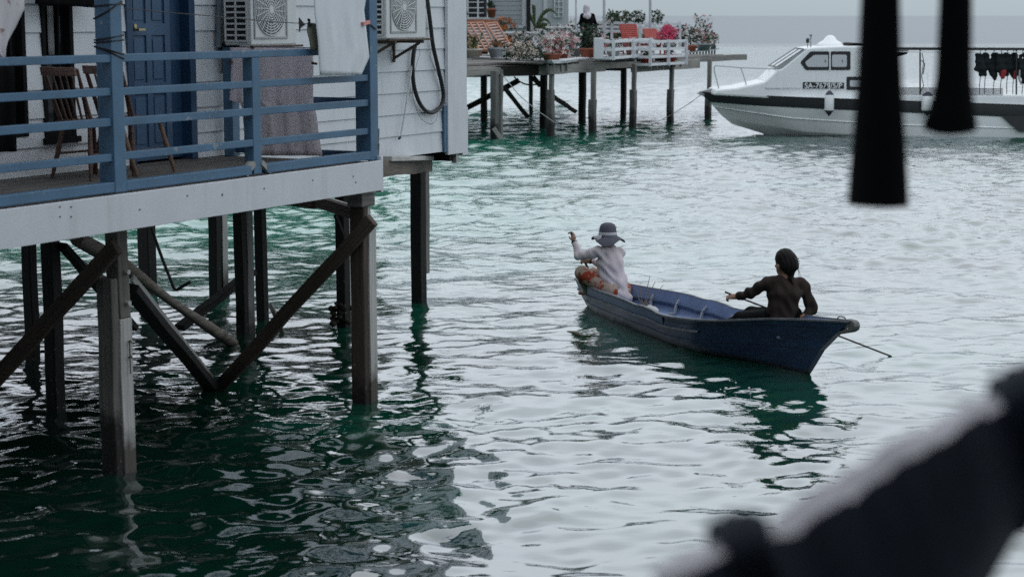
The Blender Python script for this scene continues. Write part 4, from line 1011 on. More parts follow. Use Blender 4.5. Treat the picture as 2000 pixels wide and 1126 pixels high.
# house behind the terrace
hb=thing('timber_house','grey timber house with a white barred window at the back of the flower terrace','house',aty(965,96,70))
HY=70.
def bw(px0,px1,py0,py1,y,d,name,mat,par,bev=0):
    a=aty(px0,py0,y);b=aty(px1,py1,y);m=MB();m.box(((a[0]+b[0])/2,y+d/2,(a[2]+b[2])/2),abs(b[0]-a[0]),d,abs(a[2]-b[2]));return m.build(name,mat,par,bev)
GB=wood('blue_grey_cladding',(.27,.29,.31),(.42,.445,.465),.7,None,.35)
m=MB();zt=6.2;x0=aty(780,50,HY)[0];x1=aty(1032,50,HY)[0]
for i in range(24):
    z=PZ+.17*i;m.add([(x0,HY-.02,z),(x1,HY-.02,z),(x1,HY,z+.17),(x0,HY,z+.17),(x0,HY,z),(x1,HY,z)],[(0,1,2,3),(4,5,1,0)],[[(0,z),(7,z),(7,z+.17),(0,z+.17)],[(0,z),(1,z),(1,z+.02),(0,z+.02)]])
m.box(((x0+x1)/2,HY+2.5,PZ+2.04),x1-x0,4.9,4.08);m.build('wall',GB,hb)
bw(1028.5,1036,-60,90,HY-.35,.16,'porch_post',DARKPILE,hb,.01)
bw(956,1030,-60,-42,HY-.3,.2,'porch_beam',GB,hb);bw(1020,1027,-60,52,HY-.06,.05,'corner_board',WHITE2,hb);bw(957,1022,50,55,HY-.07,.05,'base_board',WHITE2,hb)
wd=bw(880,947,-40,35,HY-.06,.03,'window',GLASS,hb)
for px in(880,913.5,933.5,952): bw(px-1.7,px+1.7,-40,36,HY-.12,.05,'mullion',WHITE2,wd)
for py in(-32,-14,4.5,15.5,25.5): bw(880,945,py-.9,py+.9,HY-.115,.04,'glazing_bar',WHITE2,wd)
bw(876,957,34,37.5,HY-.2,.16,'sill',WHITE2,wd)
bw(948.5,956,-40,36,HY-.1,.07,'shutter',DARKROOM,wd)
m=MB();m.prism([(x0-.5,HY-1.2,PZ+4.0),(x0-.5,HY+2.4,PZ+5.6),(x0-.5,HY+6,PZ+4.)],(x1-x0+1.,0,0));m.build('roof',paint('dull_roof',(.2,.2,.21),.6),hb)
h2=thing('pale_house','pale grey house with a small white window behind the palm plant','house',aty(1072,80,77))
PG=paint('pale_wall_paint',(.52,.545,.565),.6,.05,1.2,.3,(.42,.44,.46))
bw(1034,1110,-120,84,78,4,'wall',PG,h2);bw(1062,1068,-120,84,77.9,.08,'corner_board',WHITE2,h2)
w2=bw(1083,1099.5,-30,33,77.9,.05,'window',paint('pale_pane',(.42,.45,.47),.15,.1,2,.5),h2)
for px in(1083,1091.3,1099.5): bw(px-1,px+1,-30,33,77.84,.05,'mullion',WHITE2,w2)
for py in(-10,4,15,25,33.5): bw(1083,1099.5,py-.7,py+.7,77.83,.04,'glazing_bar',WHITE2,w2)
for px,pb,pt_,lb in((1180,60,-80,'thin white pole rising behind the woman in the white headscarf'),(1270,54,-80,'thin pale pole rising behind the red deck chairs'),(1125,52,-80,'faint thin pole between the pale house and the woman in the white headscarf')):
    m=MB();a=aty(px,pb+40,66);b=aty(px,pt_,66);m.tube([a,b],.05 if px!=1125 else .03,8);tag(m.build('flag_pole',paint('pale_pole_%d'%px,(.45,.47,.49),.5)),lb,'pole')
# back railing of the terrace, seen between the plants
br=thing('white_fence','white slatted fence along the back edge of the flower terrace','fence',atz(1230,92,PZ))
FY=66.5
for py in(44,52,60): 
    a=aty(1160,py,FY);b=aty(1330,py+4,FY+1.5);m=MB();m.beam(a,b,.05,.10);m.build('fence_rail',WHITE2,br)
for px in(1162,1195,1228,1250,1279,1302,1328):
    k=(px-1160)/170;m=MB();a=aty(px,38+4*k,FY+1.5*k-.06);b=aty(px,92,FY+1.5*k-.06);m.beam(b,a,.10,.05,up=YAX);m.build('fence_post',WHITE2,br)
# low white edge boards
eb=thing('edge_planter','low whitewashed planter ledge along the front edge of the terrace','planter',atz(1000,118,PZ))
for a,b in((atz(880,112,PZ),atz(1062,121,PZ)),(atz(1064,121,PZ),atz(1088,122.5,PZ)),(atz(1090,122,PZ),atz(1182,112.5,PZ)),(atz(1338,103,PZ+.05),atz(1398,96,PZ+.05))):
    m=MB();m.beam(a+Z3*.05,b+Z3*.05,.30,.05);m.beam(a+Z3*.0,b+Z3*.0,.22,.05);m.build('ledge_board',WHITE2,eb,.006)
    n=max(2,int(np.linalg.norm(b-a)/.7))
    for i in range(n):
        q=a+(b-a)*(i+.5)/n;m=MB();m.beam(q-Z3*.28-np.array([0,.14,0]),q+Z3*.02-np.array([0,.14,0]),.06,.04,up=PU);m.build('bracket',GREYWOOD,eb)
# two white picket planter boxes hung on the edge
def picket(p0,p1,pz0,pz1,nm_label,rows,nposts,depth=.55):
    t=thing('planter_box',nm_label,'planter',(p0+p1)/2+Z3*(pz0-PZ),0,'white slatted planter boxes')
    d=nrm(p1-p0);n=np.array([-d[1],d[0],0]);b=lambda q,z,o=0:np.array([q[0],q[1],0])+n*o+Z3*z
    for o in(0,depth):
        for z in np.linspace(pz0+.06,pz1-.05,rows):
            m=MB();m.beam(b(p0,z,o),b(p1,z,o),.035,.085);m.build('slat',WHITE,t,.004)
        for i in range(nposts):
            q=p0+(p1-p0)*i/(nposts-1);m=MB();m.beam(b(q,pz0,o-.035),b(q,pz1+.01,o-.035),.10,.035,up=d);m.build('post',WHITE,t,.004)
    for q in(p0,p1):
        for z in np.linspace(pz0+.06,pz1-.05,rows):
            m=MB();m.beam(b(q,z,.02),b(q,z,depth-.02),.03,.085);m.build('slat',WHITE,t)
    m=MB();m.prism([b(p0,pz0+.02,.02),b(p1,pz0+.02,.02),b(p1,pz0+.02,depth-.02),b(p0,pz0+.02,depth-.02)],Z3*.03);m.build('base',GREYWOOD,t)
    return lambda f,o=.28:b(p0+(p1-p0)*f,pz0+.05,o)
q0=atz(1196,119,PZ);q1=atz(1270,112,PZ)
box1=picket(q0,q1,2.17,2.77,'upper white slatted planter box on the terrace edge, set further left',3,3)
r0=aty(1268,127,58.5);r1=aty(1338,122,60.8)
box2=picket(r0,r1,1.90,2.72,'lower white slatted planter box hung off the terrace edge, with four slats',4,3)
for i in range(6):
    q=r0+(r1-r0)*(i+.5)/6;m=MB();m.beam(q+Z3*-.14+PV*.06,q+Z3*.0+PV*.06,.05,.05,up=PU);o=m.build('support',GREYWOOD,pier)
m=MB();m.box(box1(-.02,.28)-Z3*.02+np.array([-.12,-.02,.32]),.28,.5,.62);tag(m.build('planter_crate',WHITE2,bevel=.01),'plain white boxy crate at the left end of the upper planter box','crate')

# ---- plants
LEAFM=[paint('leaf_green_%d'%i,c,.5,.35,9,.35) for i,c in enumerate(((.028,.06,.026),(.014,.038,.02),(.06,.085,.03),(.05,.06,.03)))]
BLO={}
def bl(c):
    if c not in BLO: BLO[c]=paint('petal_%d'%len(BLO),c,.6,.12,15,.2)
    return BLO[c]
POT={'terracotta':paint('terracotta',(.32,.10,.06),.7,.18,5),'white':paint('white_pot',(.62,.64,.66),.5,.06,5),'grey':paint('grey_pot',(.30,.33,.35),.6,.12,5),'red':paint('red_pot',(.36,.05,.04),.6,.15,5),'cream':paint('cream_pot',(.55,.53,.46),.6,.1,5),'pink':paint('pink_pot',(.5,.26,.25),.6,.1,5)}
def plant(base,label,pot,h,w,leaf,flower,nl=70,nf=26,potw=.2,poth=.22,tall=0,fs=.05,ls=.09,name='potted_plant',shape='bush',trail=0):
    rg=random.Random(hash(label)%9999 if False else sum(map(ord,label)))
    t=thing(name,label,'plant',base,0,'potted plants on the terrace')
    B=np.array(base,float)
    if pot:
        m=MB();m.lathe([(0,0),(potw*.72,0),(potw,poth*.82),(potw*1.08,poth*.82),(potw*1.08,poth),(potw*.92,poth),(potw*.9,poth*.9),(0,poth*.88)],B,14);m.build('pot',POT[pot],t)
    z0=poth if pot else 0
    def rp(f=0):
        a=rg.uniform(0,6.283);q=rg.uniform(0,1)**.5
        if shape=='bush': zz=z0+h*(.12+.88*rg.random());rr=w*q*math.sqrt(max(.05,1-((zz-z0)/h-.5)**2*3.2))
        elif shape=='spray': zz=z0+h*rg.random();rr=w*q*(.25+.8*(zz-z0)/h)
        else: zz=z0+h*(.3+.7*rg.random());rr=w*q
        if trail and rg.random()<.35: zz-=trail*rg.random();rr=w*(.7+.4*q)
        return B+np.array([rr*math.cos(a),rr*math.sin(a),zz])
    m=MB()
    for i in range(7):
        p=rp();m.tube([B+Z3*z0*.8,(B+p)/2+Z3*.08+np.array([rg.uniform(-.04,.04),0,0]),p],[.012,.009,.005],4)
    m.build('stems',LEAFM[3],t)
    m=MB();nl=int(nl*1.7);ls=ls*1.2
    for i in range(nl):
        p=rp();d=nrm([rg.gauss(0,1),rg.gauss(0,1),rg.gauss(.2,.7)]);s=nrm(np.cross(d,[rg.gauss(0,1),rg.gauss(0,1),rg.gauss(0,1)+.01]));l=ls*rg.uniform(.6,1.4);b=np.cross(d,s)*l*.18
        m.add([p,p+d*l*.5+s*l*.3+b,p+d*l,p+d*l*.5-s*l*.3+b],[(0,1,2,3)])
    m.build('foliage',LEAFM[leaf],t)
    for ci,(fc,share) in enumerate(flower):
        m=MB()
        for i in range(int(nf*share)):
            p=rp(1)+np.array([0,-.03,.02]);n=nrm([rg.gauss(0,.6),rg.gauss(-.8,.5),rg.gauss(.5,.5)]);a=nrm(np.cross(n,(.3,.2,1.)));b=np.cross(n,a);r=fs*1.15*rg.uniform(.7,1.3)
            vs=[p+n*r*.15];k=5
            for j in range(k):
                c=2*math.pi*j/k+rg.random()*.2
                vs+=[p+(a*math.cos(c-.35)+b*math.sin(c-.35))*r*.7+n*r*.35,p+(a*math.cos(c)+b*math.sin(c))*r*1.1+n*r*.25,p+(a*math.cos(c+.35)+b*math.sin(c+.35))*r*.7+n*r*.35]
            m.add(vs,[(0,1+3*j,2+3*j,3+3*j) for j in range(k)])
        m.build('blossoms',bl(fc),t)
    return t
Wt=(.62,.58,.56);Pk=(.56,.21,.25);Hp=(.58,.07,.15);Or=(.50,.15,.035);Ye=(.5,.36,.12);Pe=(.55,.43,.36);Rd=(.40,.04,.04);Br=(.23,.12,.09)
fl=lambda px,py,z=PZ:atz(px,py,z)
plant(fl(924,112,PZ+.07),'low cream pot of small yellow flowers below the nearest orange lounger','cream',.38,.33,2,[(Ye,.5),(Pe,.6)],50,26,.27,.26,shape='spray')
plant(fl(971,112,PZ+.07),'grey rectangular looking pot with a few orange leaves beside the second lounger','grey',.20,.25,3,[(Or,.6)],26,18,.29,.30)
plant(fl(1008,117,PZ+.07),'large peach blossoms spilling over the whitewashed ledge, left of the red saucer pot',None,.46,.42,1,[(Pe,1.),(Wt,.5)],90,44,fs=.075,trail=.16)
plant(fl(1040,117.5,PZ+.07),'cream and green flowering clump sprawling between the peach blossoms and the terracotta trough',None,.44,.40,1,[(Wt,.7),(Pe,.5)],110,34,fs=.06,trail=.12)
plant(fl(1077,117,PZ+.07),'shallow terracotta trough with pale pink blossoms at the corner of the terrace','terracotta',.52,.36,3,[(Pk,.5),(Wt,1.)],40,44,.30,.18,fs=.075)
plant(fl(1100,114,PZ+.07),'pale pink bouquet drooping in front of small terracotta pots','terracotta',.50,.42,3,[(Wt,1.),(Pk,.7)],36,48,.17,.26,fs=.07,trail=.25)
plant(fl(1124,110,PZ),'dull green spreading shrub in a dark pot before the woman in the headscarf','grey',.42,.45,0,[(Wt,.2)],150,20,.2,.28)
plant(fl(1147,112,PZ+.07),'round terracotta pot with thin green stems in front of the woman in the headscarf','terracotta',.72,.32,1,[(Wt,.15)],120,16,.25,.28,shape='spray')
plant(fl(1163,111,PZ+.07),'white round pot with dark upright leaves just right of the large terracotta pot','white',.66,.26,1,[(Wt,.1)],120,12,.27,.26,shape='spray')
plant(fl(1180,107,PZ),'pale pink lilies with a yellow one, leaning out at the left of the white crate',None,.60,.24,0,[(Pk,.6),(Wt,.6),(Ye,.15)],40,30,fs=.08)
plant(fl(1199,101,PZ),'tall dark green bush standing left of the red deck chair','grey',1.0,.34,1,[(Wt,.06)],260,20,.2,.25,shape='spray',ls=.12)
plant(fl(1226,98,PZ),'orange flowers in front of the larger red deck chair','terracotta',.60,.30,3,[(Or,1.),(Pk,.3)],60,34,.2,.25,fs=.06)
plant(fl(1258,98,PZ),'rusty brown leafy bush between the two red deck chairs, trailing pink blooms','red',.66,.32,3,[(Br,1.2),(Pk,.2)],130,40,.2,.22,fs=.06,trail=.3)
plant(fl(1282,97,PZ),'yellow orange flowers beneath the smaller red deck chair','terracotta',.52,.30,2,[(Or,.6),(Ye,.6)],60,36,.18,.2)
plant(box2(.72,.25)+Z3*.42,'bright pink bouquet in a grey pot rising over the lower planter box','grey',.56,.34,0,[(Hp,1.3)],30,70,.2,.2,fs=.075)
plant(fl(1303,98,PZ),'mixed yellow and dark red stems left of the bright pink bouquet','terracotta',.62,.20,2,[(Ye,.4),(Rd,.4)],70,24,.15,.2,shape='spray')
plant(fl(1348,101,PZ+.08),'terracotta pot with broad dark leaves and white flowers right of the pink bouquet','terracotta',.62,.28,1,[(Wt,.8)],70,30,.24,.22,fs=.06)
plant(fl(1374,99.5,PZ+.08),'tall airy white and pink flowering plant in a grey pot near the outer corner','grey',.98,.38,0,[(Wt,.9),(Pk,.5)],80,48,.27,.26,shape='spray',fs=.055)
plant(fl(1393,96.5,PZ+.08),'small plant with red and white flowers at the very end of the terrace','grey',.40,.24,0,[(Rd,.3),(Wt,.8)],40,26,.12,.14)
plant(box2(.16)+Z3*.02,'red pot at the left of the lower planter box','red',.16,.16,0,[],24,0,.2,.26)
plant(box2(.78)+Z3*.02,'dark red pot low in the right half of the lower planter box','red',.12,.16,0,[],20,0,.22,.28)
plant(box1(.25),'pale pot low in the left half of the upper planter box','white',.3,.2,0,[(Wt,.5)],40,16,.2,.24)
plant(box1(.72),'pink pot trailing pink blooms from the right half of the upper planter box','pink',.3,.26,2,[(Pk,.9)],40,30,.2,.24,trail=.2,fs=.06)
plant(fl(1106,92,PZ),'white blossoming shrub beside the woman in the headscarf',None,1.15,.45,0,[(Wt,1.6)],90,66,fs=.07,shape='spray')
plant(fl(908,104,PZ),'red flower pot at the foot of the man in the dark cap','red',.15,.15,1,[],20,0,.26,.36)
plant(fl(942,106,PZ),'round red flower pot between the cream pot and the grey pot','red',.14,.2,2,[],30,0,.27,.3)
plant(fl(957,100.5,PZ)+np.array([0,.2,0]),'second round red flower pot tucked under the orange lounger','red',.14,.2,3,[],30,0,.24,.3)
plant(aty(960,35,69),'orange red pot with a small green plant on the lounger back ledge','terracotta',.22,.13,0,[],40,0,.17,.34)
plant(aty(986,62,66),'orange brown flowering plant behind the second orange lounger',None,.45,.45,3,[(Or,.8),(Br,.8)],70,40,fs=.07)
for k,(px,lb) in enumerate(((1196,'small hanging green plant on the white fence nearest the thin pole'),(1222,'yellowish hanging plant on the white fence behind the tall dark bush'),(1247,'sparse hanging plant on the white fence above the red deck chair'),(1284,'grey green hanging plant at the far end of the white fence'))):
    plant(aty(px,46,66.2),lb,None,.42,.26,(0,2,1,0)[k],[(Wt,.4)],60,16,ls=.1)
for px,by,h_,w_,lf,flw,pt_,lb in(
  (1017,109,.55,.40,1,[(Pe,.6),(Wt,.6)],'white','bushy cream flowering plant behind the peach blossoms'),
  (1060,108,.62,.42,0,[(Wt,1.1)],'grey','white flowering bush in a grey pot in front of the further white table'),
  (1090,103,.75,.46,0,[(Pk,.6),(Wt,.8)],'terracotta','tall pale pink flowering plant behind the drooping bouquet'),
  (1118,99,.8,.42,1,[(Wt,.8)],'grey','dark leafy plant dotted with white flowers left of the long black dress'),
  (1172,98,.85,.36,1,[(Pk,.4),(Ye,.3)],'terracotta','leafy plant with pink and yellow flowers just right of the long black dress'),
  (1188,96,.7,.34,0,[(Wt,.7)],'white','white flowering plant crowded behind the plain white crate'),
  (1212,102,.55,.32,1,[(Or,.4),(Wt,.3)],'terracotta','green plant with few orange flowers at the foot of the tall dark bush'),
  (1240,101,.55,.34,2,[(Pe,.7),(Or,.4)],'pink','peach flowering plant behind the upper planter box'),
  (1270,100,.6,.3,1,[(Pk,.5)],'grey','dark green plant with small pink flowers behind the lower planter box'),
  (1313,96,.5,.34,0,[(Hp,.6),(Wt,.3)],'terracotta','low hot pink and white flowers behind the bright pink bouquet'),
  (1333,96,.75,.3,1,[(Wt,.5),(Rd,.2)],'grey','dark spiky plant between the pink bouquet and the broad dark leaves'),
  (1360,97,.6,.3,0,[(Pk,.7),(Wt,.5)],'white','pink and white blossoms filling the gap left of the tall airy plant'),
  (1384,96,.5,.28,1,[(Wt,.6),(Rd,.2)],'terracotta','low white flowers at the right foot of the tall airy plant'),
  (915,103,.42,.3,1,[(Pk,.4),(Ye,.3)],'terracotta','small mixed flowers squeezed behind the cream pot'),
  (990,109,.42,.34,3,[(Or,.5),(Pe,.5)],'grey','orange and peach flowers at the foot of the narrower lounger')):
    plant(fl(px,by,PZ),lb,pt_,h_,w_,lf,flw,90,46,.17,.22,shape='spray' if h_>.6 else 'bush',fs=.06)
# palm-like plant with long arching leaves by the porch post
pt=thing('palm_plant','palm with long arching fronds beside the dark porch post','plant',fl(1042,97,PZ),0,'potted plants on the terrace')
pb=np.array(fl(1042,97,PZ))
m=MB();m.lathe([(0,0),(.2,0),(.27,.3),(.25,.3),(0,.28)],pb,14);m.build('pot',POT['white'],pt)
m=MB();m.tube([pb+Z3*.25,pb+Z3*.6,pb+np.array([.05,0,.9])],[.05,.045,.03],7);m.build('stem',CHAIRW,pt)
for a,l,ri,dr in((.1,.9,.75,.15),(.5,.75,.45,.3),(2.9,.55,.7,.2),(-.4,.85,.25,.35),(1.7,.6,.9,.1),(-2.4,.5,.6,.3),(.25,.7,.1,.3)):
    m=MB();pts=[];b=pb+np.array([.05,0,.85])
    for i in range(13):
        t=i/12;pts.append(b+np.array([math.cos(a)*l*t,math.sin(a)*l*t*.6,ri*math.sin(t*2.2)*1.05-dr*t*t]))
    for i in range(12):
        w0=.075*math.sin(math.pi*min(1,(i/12)*.9+.08));w1=.075*math.sin(math.pi*min(1,((i+1)/12)*.9+.08));d=nrm(pts[i+1]-pts[i]);s=nrm(np.cross(d,(.2,-1.,.3)))
        m.add([pts[i]-s*w0,pts[i+1]-s*w1,pts[i+1]+s*w1,pts[i]+s*w0],[(0,1,2,3)],smooth=True)
    m.build('frond',LEAFM[3 if a>1 else 2],pt,thick=.006)

# ---- furniture
ORW=wood('orange_lounger_wood',(.32,.13,.08),(.48,.24,.16),.5);PKW=wood('pale_pink_slats',(.46,.30,.26),(.60,.43,.38),.55)
def lounger(label,tl,tr,bl_,br_,y0,y1,nb=3):
    """reclined slatted back between four pixel corners; top edge at depth y1, foot at y0"""
    A=aty(*tl,y1);B=aty(*tr,y1);Cc=aty(*bl_,y0);D=aty(*br_,y0)
    t=thing('sun_lounger',label,'lounger',(Cc+D)/2-Z3*.25,0,'orange wooden loungers')
    dn=nrm(np.cross(B-A,Cc-A));
    if dn[1]>0:dn=-dn
    for i in range(nb):
        f=i/(nb-1);m=MB();m.beam(A+(B-A)*f+dn*.02,Cc+(D-Cc)*f+dn*.02,.05,.06,up=dn);m.build('back_rail',ORW,t,.006)
    n=9
    for i in range(n):
        f=(i+.6)/n;m=MB();m.beam(A+(Cc-A)*f,B+(D-B)*f,.085,.02,up=dn);m.build('slat',PKW,t)
    m=MB();m.beam(A+dn*.0,B,.09,.06,up=dn);m.build('head_rail',ORW,t,.006)
    # seat continues forward from the hinge
    fw=np.array([.55,-.55,0.])
    for q in(Cc,D): m=MB();m.beam(q,q+fw*1.1-Z3*.02,.05,.08);m.build('seat_rail',ORW,t,.006)
    for i in range(6):
        f=(i+.7)/6;m=MB();m.beam(Cc+fw*1.1*f,D+fw*1.1*f,.085,.02);m.build('seat_slat',ORW,t)
    for q in(Cc+fw*.1,D+fw*.1,Cc+fw*1.,D+fw*1.): m=MB();m.beam(q,np.array([q[0],q[1],PZ]),.06,.05,up=YAX);m.build('leg',ORW,t)
lounger('pale orange reclining lounger nearest the white house, three slat columns wide',(905,46),(944,45),(936,98),(972,100),61.,63.,4)
lounger('narrower orange reclining lounger right of the first, leaning beside the white table',(949,47),(970,45),(983,97),(1000,95),61.5,63.2,2)
m=MB();a=aty(904,40,63.6);b=aty(973,40,63.6);m.beam(a,b,.5,.05);m.beam(a-Z3*.12-YAX*.22,b-Z3*.12-YAX*.22,.04,.22);
t=tag(m.build('bench_top',ORW,bevel=.01),'orange wooden ledge standing behind the two loungers','bench')
for f in(.04,.96):
    q=a+(b-a)*f;m=MB();m.beam(q-Z3*.05,np.array([q[0],q[1],PZ]),.08,.08,up=YAX);m.build('leg',ORW,t)
def red_chair(label,tl,tr,bl_,br_,y0,y1):
    A=aty(*tl,y1);B=aty(*tr,y1);Cc=aty(*bl_,y0);D=aty(*br_,y0);RW=REDW
    t=thing('deck_chair',label,'chair',(Cc+D)/2-Z3*.2,0,'red slatted deck chairs');dn=nrm(np.cross(B-A,Cc-A));dn=dn if dn[1]<0 else -dn
    for f in(0,1): m=MB();m.beam(A+(B-A)*f,Cc+(D-Cc)*f,.05,.06,up=dn);m.build('back_post',RW,t,.006)
    for i in range(8):
        f=(i+.3)/8;m=MB();m.beam(A+(Cc-A)*f+dn*.03,B+(D-B)*f+dn*.03,.07,.02,up=dn);m.build('slat',RW,t)
    for q in(Cc,D):
        m=MB();m.beam(q,q+np.array([.1,-.5,0]),.05,.06);m.build('seat_rail',RW,t);m=MB();m.beam(q+np.array([.1,-.45,0]),np.array([q[0]+.1,q[1]-.45,PZ]),.05,.05,up=YAX);m.build('leg',RW,t)
        m=MB();m.beam(q,np.array([q[0],q[1]+.05,PZ]),.05,.05,up=YAX);m.build('leg',RW,t)
    for i in range(4):
        v=np.array([.1,-.5,0])*(i+.5)/4;m=MB();m.beam(Cc+v,D+v,.08,.02);m.build('seat_slat',RW,t)
REDW=wood('red_painted_slats',(.24,.022,.016),(.40,.06,.042),.5)
red_chair('larger upright red slatted deck chair among the flowers',(1210,49),(1242,49),(1218,80),(1245,80),61.2,61.8)
red_chair('smaller reclining red slatted deck chair right of the first one',(1256,58),(1281,58),(1262,76),(1290,78),61.6,62.3)
def picnic(label,px0,px1,pyt,y):
    a=aty(px0,pyt,y);b=aty(px1,pyt,y);t=thing('picnic_table',label,'table',((a[0]+b[0])/2,y+.4,PZ),0,'white picnic tables')
    m=MB()
    for k in range(5): m.beam(a+YAX*(.08+.16*k),b+YAX*(.08+.16*k),.145,.05)
    m.build('table_top',WHITE,t,.005)
    for o in(-.45,1.25):
        m=MB();m.beam(a+YAX*o-Z3*.32,b+YAX*o-Z3*.32,.25,.05);m.build('bench_seat',WHITE,t,.005)
    for f in(.16,.84):
        q=a+(b-a)*f
        for s in(-1,1): m=MB();m.beam(q+YAX*(.4+s*.2)-Z3*.03,np.array([q[0],q[1]+.4+s*.75,PZ]),.06,.10,up=(1,0,0));m.build('leg',WHITE,t)
        m=MB();m.beam(q+YAX*-.55-Z3*.36,q+YAX*1.35-Z3*.36,.05,.1);m.build('crossbar',WHITE,t)
picnic('white picnic table standing right of the orange loungers',984,1052,64,64.0)
picnic('white picnic table further back, in front of the pale house',1066,1116,53.5,67.5)

# ---- the woman in the white headscarf and the seated man in a cap
def woman_scarf():
    D=60.5;J=lambda px,py,dep=0.:aty(px,py,D+dep)
    SK=skin('light_brown_skin',(.3,.18,.13));upv=Z3
    hd=J(1146,17);nk=J(1146,26);ch=J(1148,38);hp=J(1149,66);fd=nrm(np.array([.55,.8,-.25]));sv=nrm(np.cross(fd,upv))
    sl=J(1137.5,31,-.05);sr=J(1157.5,31,.08);el=J(1133.5,46,-.0);er=J(1163,47,.1);wl=J(1138,55,-.22);wr=J(1164,60,.0)
    pr=[(hd+upv*.03,hd-upv*.03,.095,.085,.03),(hd+fd*.03-upv*.06,hd+fd*.05-upv*.085,.05,.042,.03),(hd+fd*.09-upv*.02,hd+fd*.11-upv*.045,.014,.016,.012),(hd,nk,.055,.055),(nk,ch,.06,.12,.05),(ch,hp,.12,.13),(sl,el,.045,.038),(el,wl,.038,.027),(sr,er,.045,.038),(er,wr,.038,.027)]
    f1=np.array([hp[0]-.08,hp[1],PZ+.06]);f2=np.array([hp[0]+.1,hp[1]+.05,PZ+.06])
    for f,o in((f1,-.08),(f2,.08)): pr+=[(hp+sv*0+np.array([o,0,0]),f,.085,.04),(f,f+fd*.14*np.array([1,1,0]),.04,.03)]
    pr+=hand_prims(wl,np.array([.25,-.2,-.6]),np.array([-.5,-.8,0.]),np.array([.8,-.3,0.]),.8)+hand_prims(wr,np.array([.05,-.1,-1.]),np.array([.6,-.6,0.]),np.array([-.4,-.8,0.]),.6)
    w=sdf_obj('person',SK,None,pr,.011,.025,loc=(hp[0],hp[1],PZ))
    tag(w,'person in a white headscarf and long black dress standing among the terrace pots','person')
    sdf_obj('dress',BLACKC,w,[(nk-upv*.06,ch,.12,.17,.06),(ch,hp,.165,.17,.06),(hp,(f1+f2)/2+upv*.12,.18,.25,.06),(sl,el,.07,.055),(el,el+(wl-el)*.8,.055,.045),(sr,er,.07,.058),(er,er+(wr-er)*.85,.056,.045),(nk-upv*.04,sl,.08,.07),(nk-upv*.04,sr,.08,.07)],.014,.03)
    sdf_obj('headscarf',cloth('white_scarf_cloth',(.55,.52,.55),.05),w,[(hd+upv*.03-fd*.02,hd-upv*.04-fd*.015,.108,.10,.03),(hd-upv*.05-fd*.02,nk-upv*.05,.09,.125,.05),(nk-upv*.05+sv*.05,ch+sv*.08+upv*.06-fd*.12,.10,.09,.05),(nk-upv*.05-sv*.05,ch-sv*.06+upv*.08-fd*.10,.10,.09,.05)],.011,.03,lambda X,Y,Z:.004*np.sin(30*Z+25*X))
woman_scarf()
def man_cap():
    D=62.2;J=lambda px,py,dep=0.:aty(px,py,D+dep)
    hd=J(907,29);nk=J(905,39);ch=J(903,52);hp=J(900,80);fd=nrm(np.array([.9,-.35,-.1]));sv=nrm(np.cross(fd,Z3))
    kl=J(914,74,-.2);kr=J(911,72,.25);fl_=J(915,102,-.15);fr=J(911,101,.3);fl_[2]=max(fl_[2],PZ+.05);fr[2]=max(fr[2],PZ+.05)
    sl=J(901,44,.16);sr=J(904,46,-.2);er=J(905,62,-.3);wr=J(911,70,-.32);el=J(904,62,.25);wl=J(911,68,.22)
    SK=skin('dark_tan_skin',(.25,.14,.10))
    pr=[(hd+Z3*.03,hd-Z3*.03,.092,.083,.03),(hd+fd*.03-Z3*.06,hd+fd*.05-Z3*.085,.05,.042,.03),(hd+fd*.09-Z3*.02,hd+fd*.11-Z3*.045,.014,.016,.012),(hd,nk,.055,.06),(nk,ch,.06,.12,.05),(ch,hp,.12,.13),(sr,er,.05,.04),(er,wr,.04,.028),(sl,el,.05,.04),(el,wl,.04,.028),(hp,kl,.09,.07),(hp,kr,.09,.07),(kl,fl_,.06,.04),(kr,fr,.06,.04),(fl_,fl_+fd*.14*np.array([1,1,0]),.04,.03),(fr,fr+fd*.14*np.array([1,1,0]),.04,.03)]
    pr+=hand_prims(wr,np.array([.8,-.1,-.3]),Z3*1.,np.array([0,1.,0]),.9)+hand_prims(wl,np.array([.8,-.1,-.3]),Z3*1.,np.array([0,-1.,0]),.9)
    w=sdf_obj('person',SK,None,pr,.012,.025,loc=(hp[0],hp[1],PZ))
    tag(w,'person in a dark cap sitting half hidden behind the corner of the white house','person')
    sdf_obj('shirt',cloth('grey_tee_cloth',(.2,.22,.22),.1),w,[(nk-Z3*.07,ch,.11,.17,.06),(ch,hp,.165,.17,.06),(sr,er,.07,.06),(sl,el,.07,.06),(nk-Z3*.05,sr,.08,.07),(nk-Z3*.05,sl,.08,.07)],.014,.03)
    sdf_obj('jeans',cloth('blue_denim_cloth',(.13,.17,.25),.2),w,[(hp,kl,.13,.10),(hp,kr,.13,.10),(kl,fl_,.10,.065),(kr,fr,.10,.065)],.014,.03)
    sdf_obj('cap',BLACKC,w,[(hd+Z3*.05,hd+Z3*.03,.10,.10,.02),(hd+Z3*.045+fd*.08,hd+Z3*.03+fd*.16,.06,.05,.02,(Z3,.3))],.011,.02)
    m=MB();q=np.array([hp[0],hp[1],PZ]);m.box(q+Z3*.5*(hp[2]-.14-PZ)*1.,.5,.5,(hp[2]-.14-PZ));tag(m.build('stool',GREYWOOD,bevel=.01),'low wooden seat under the person in the dark cap','stool')
man_cap()

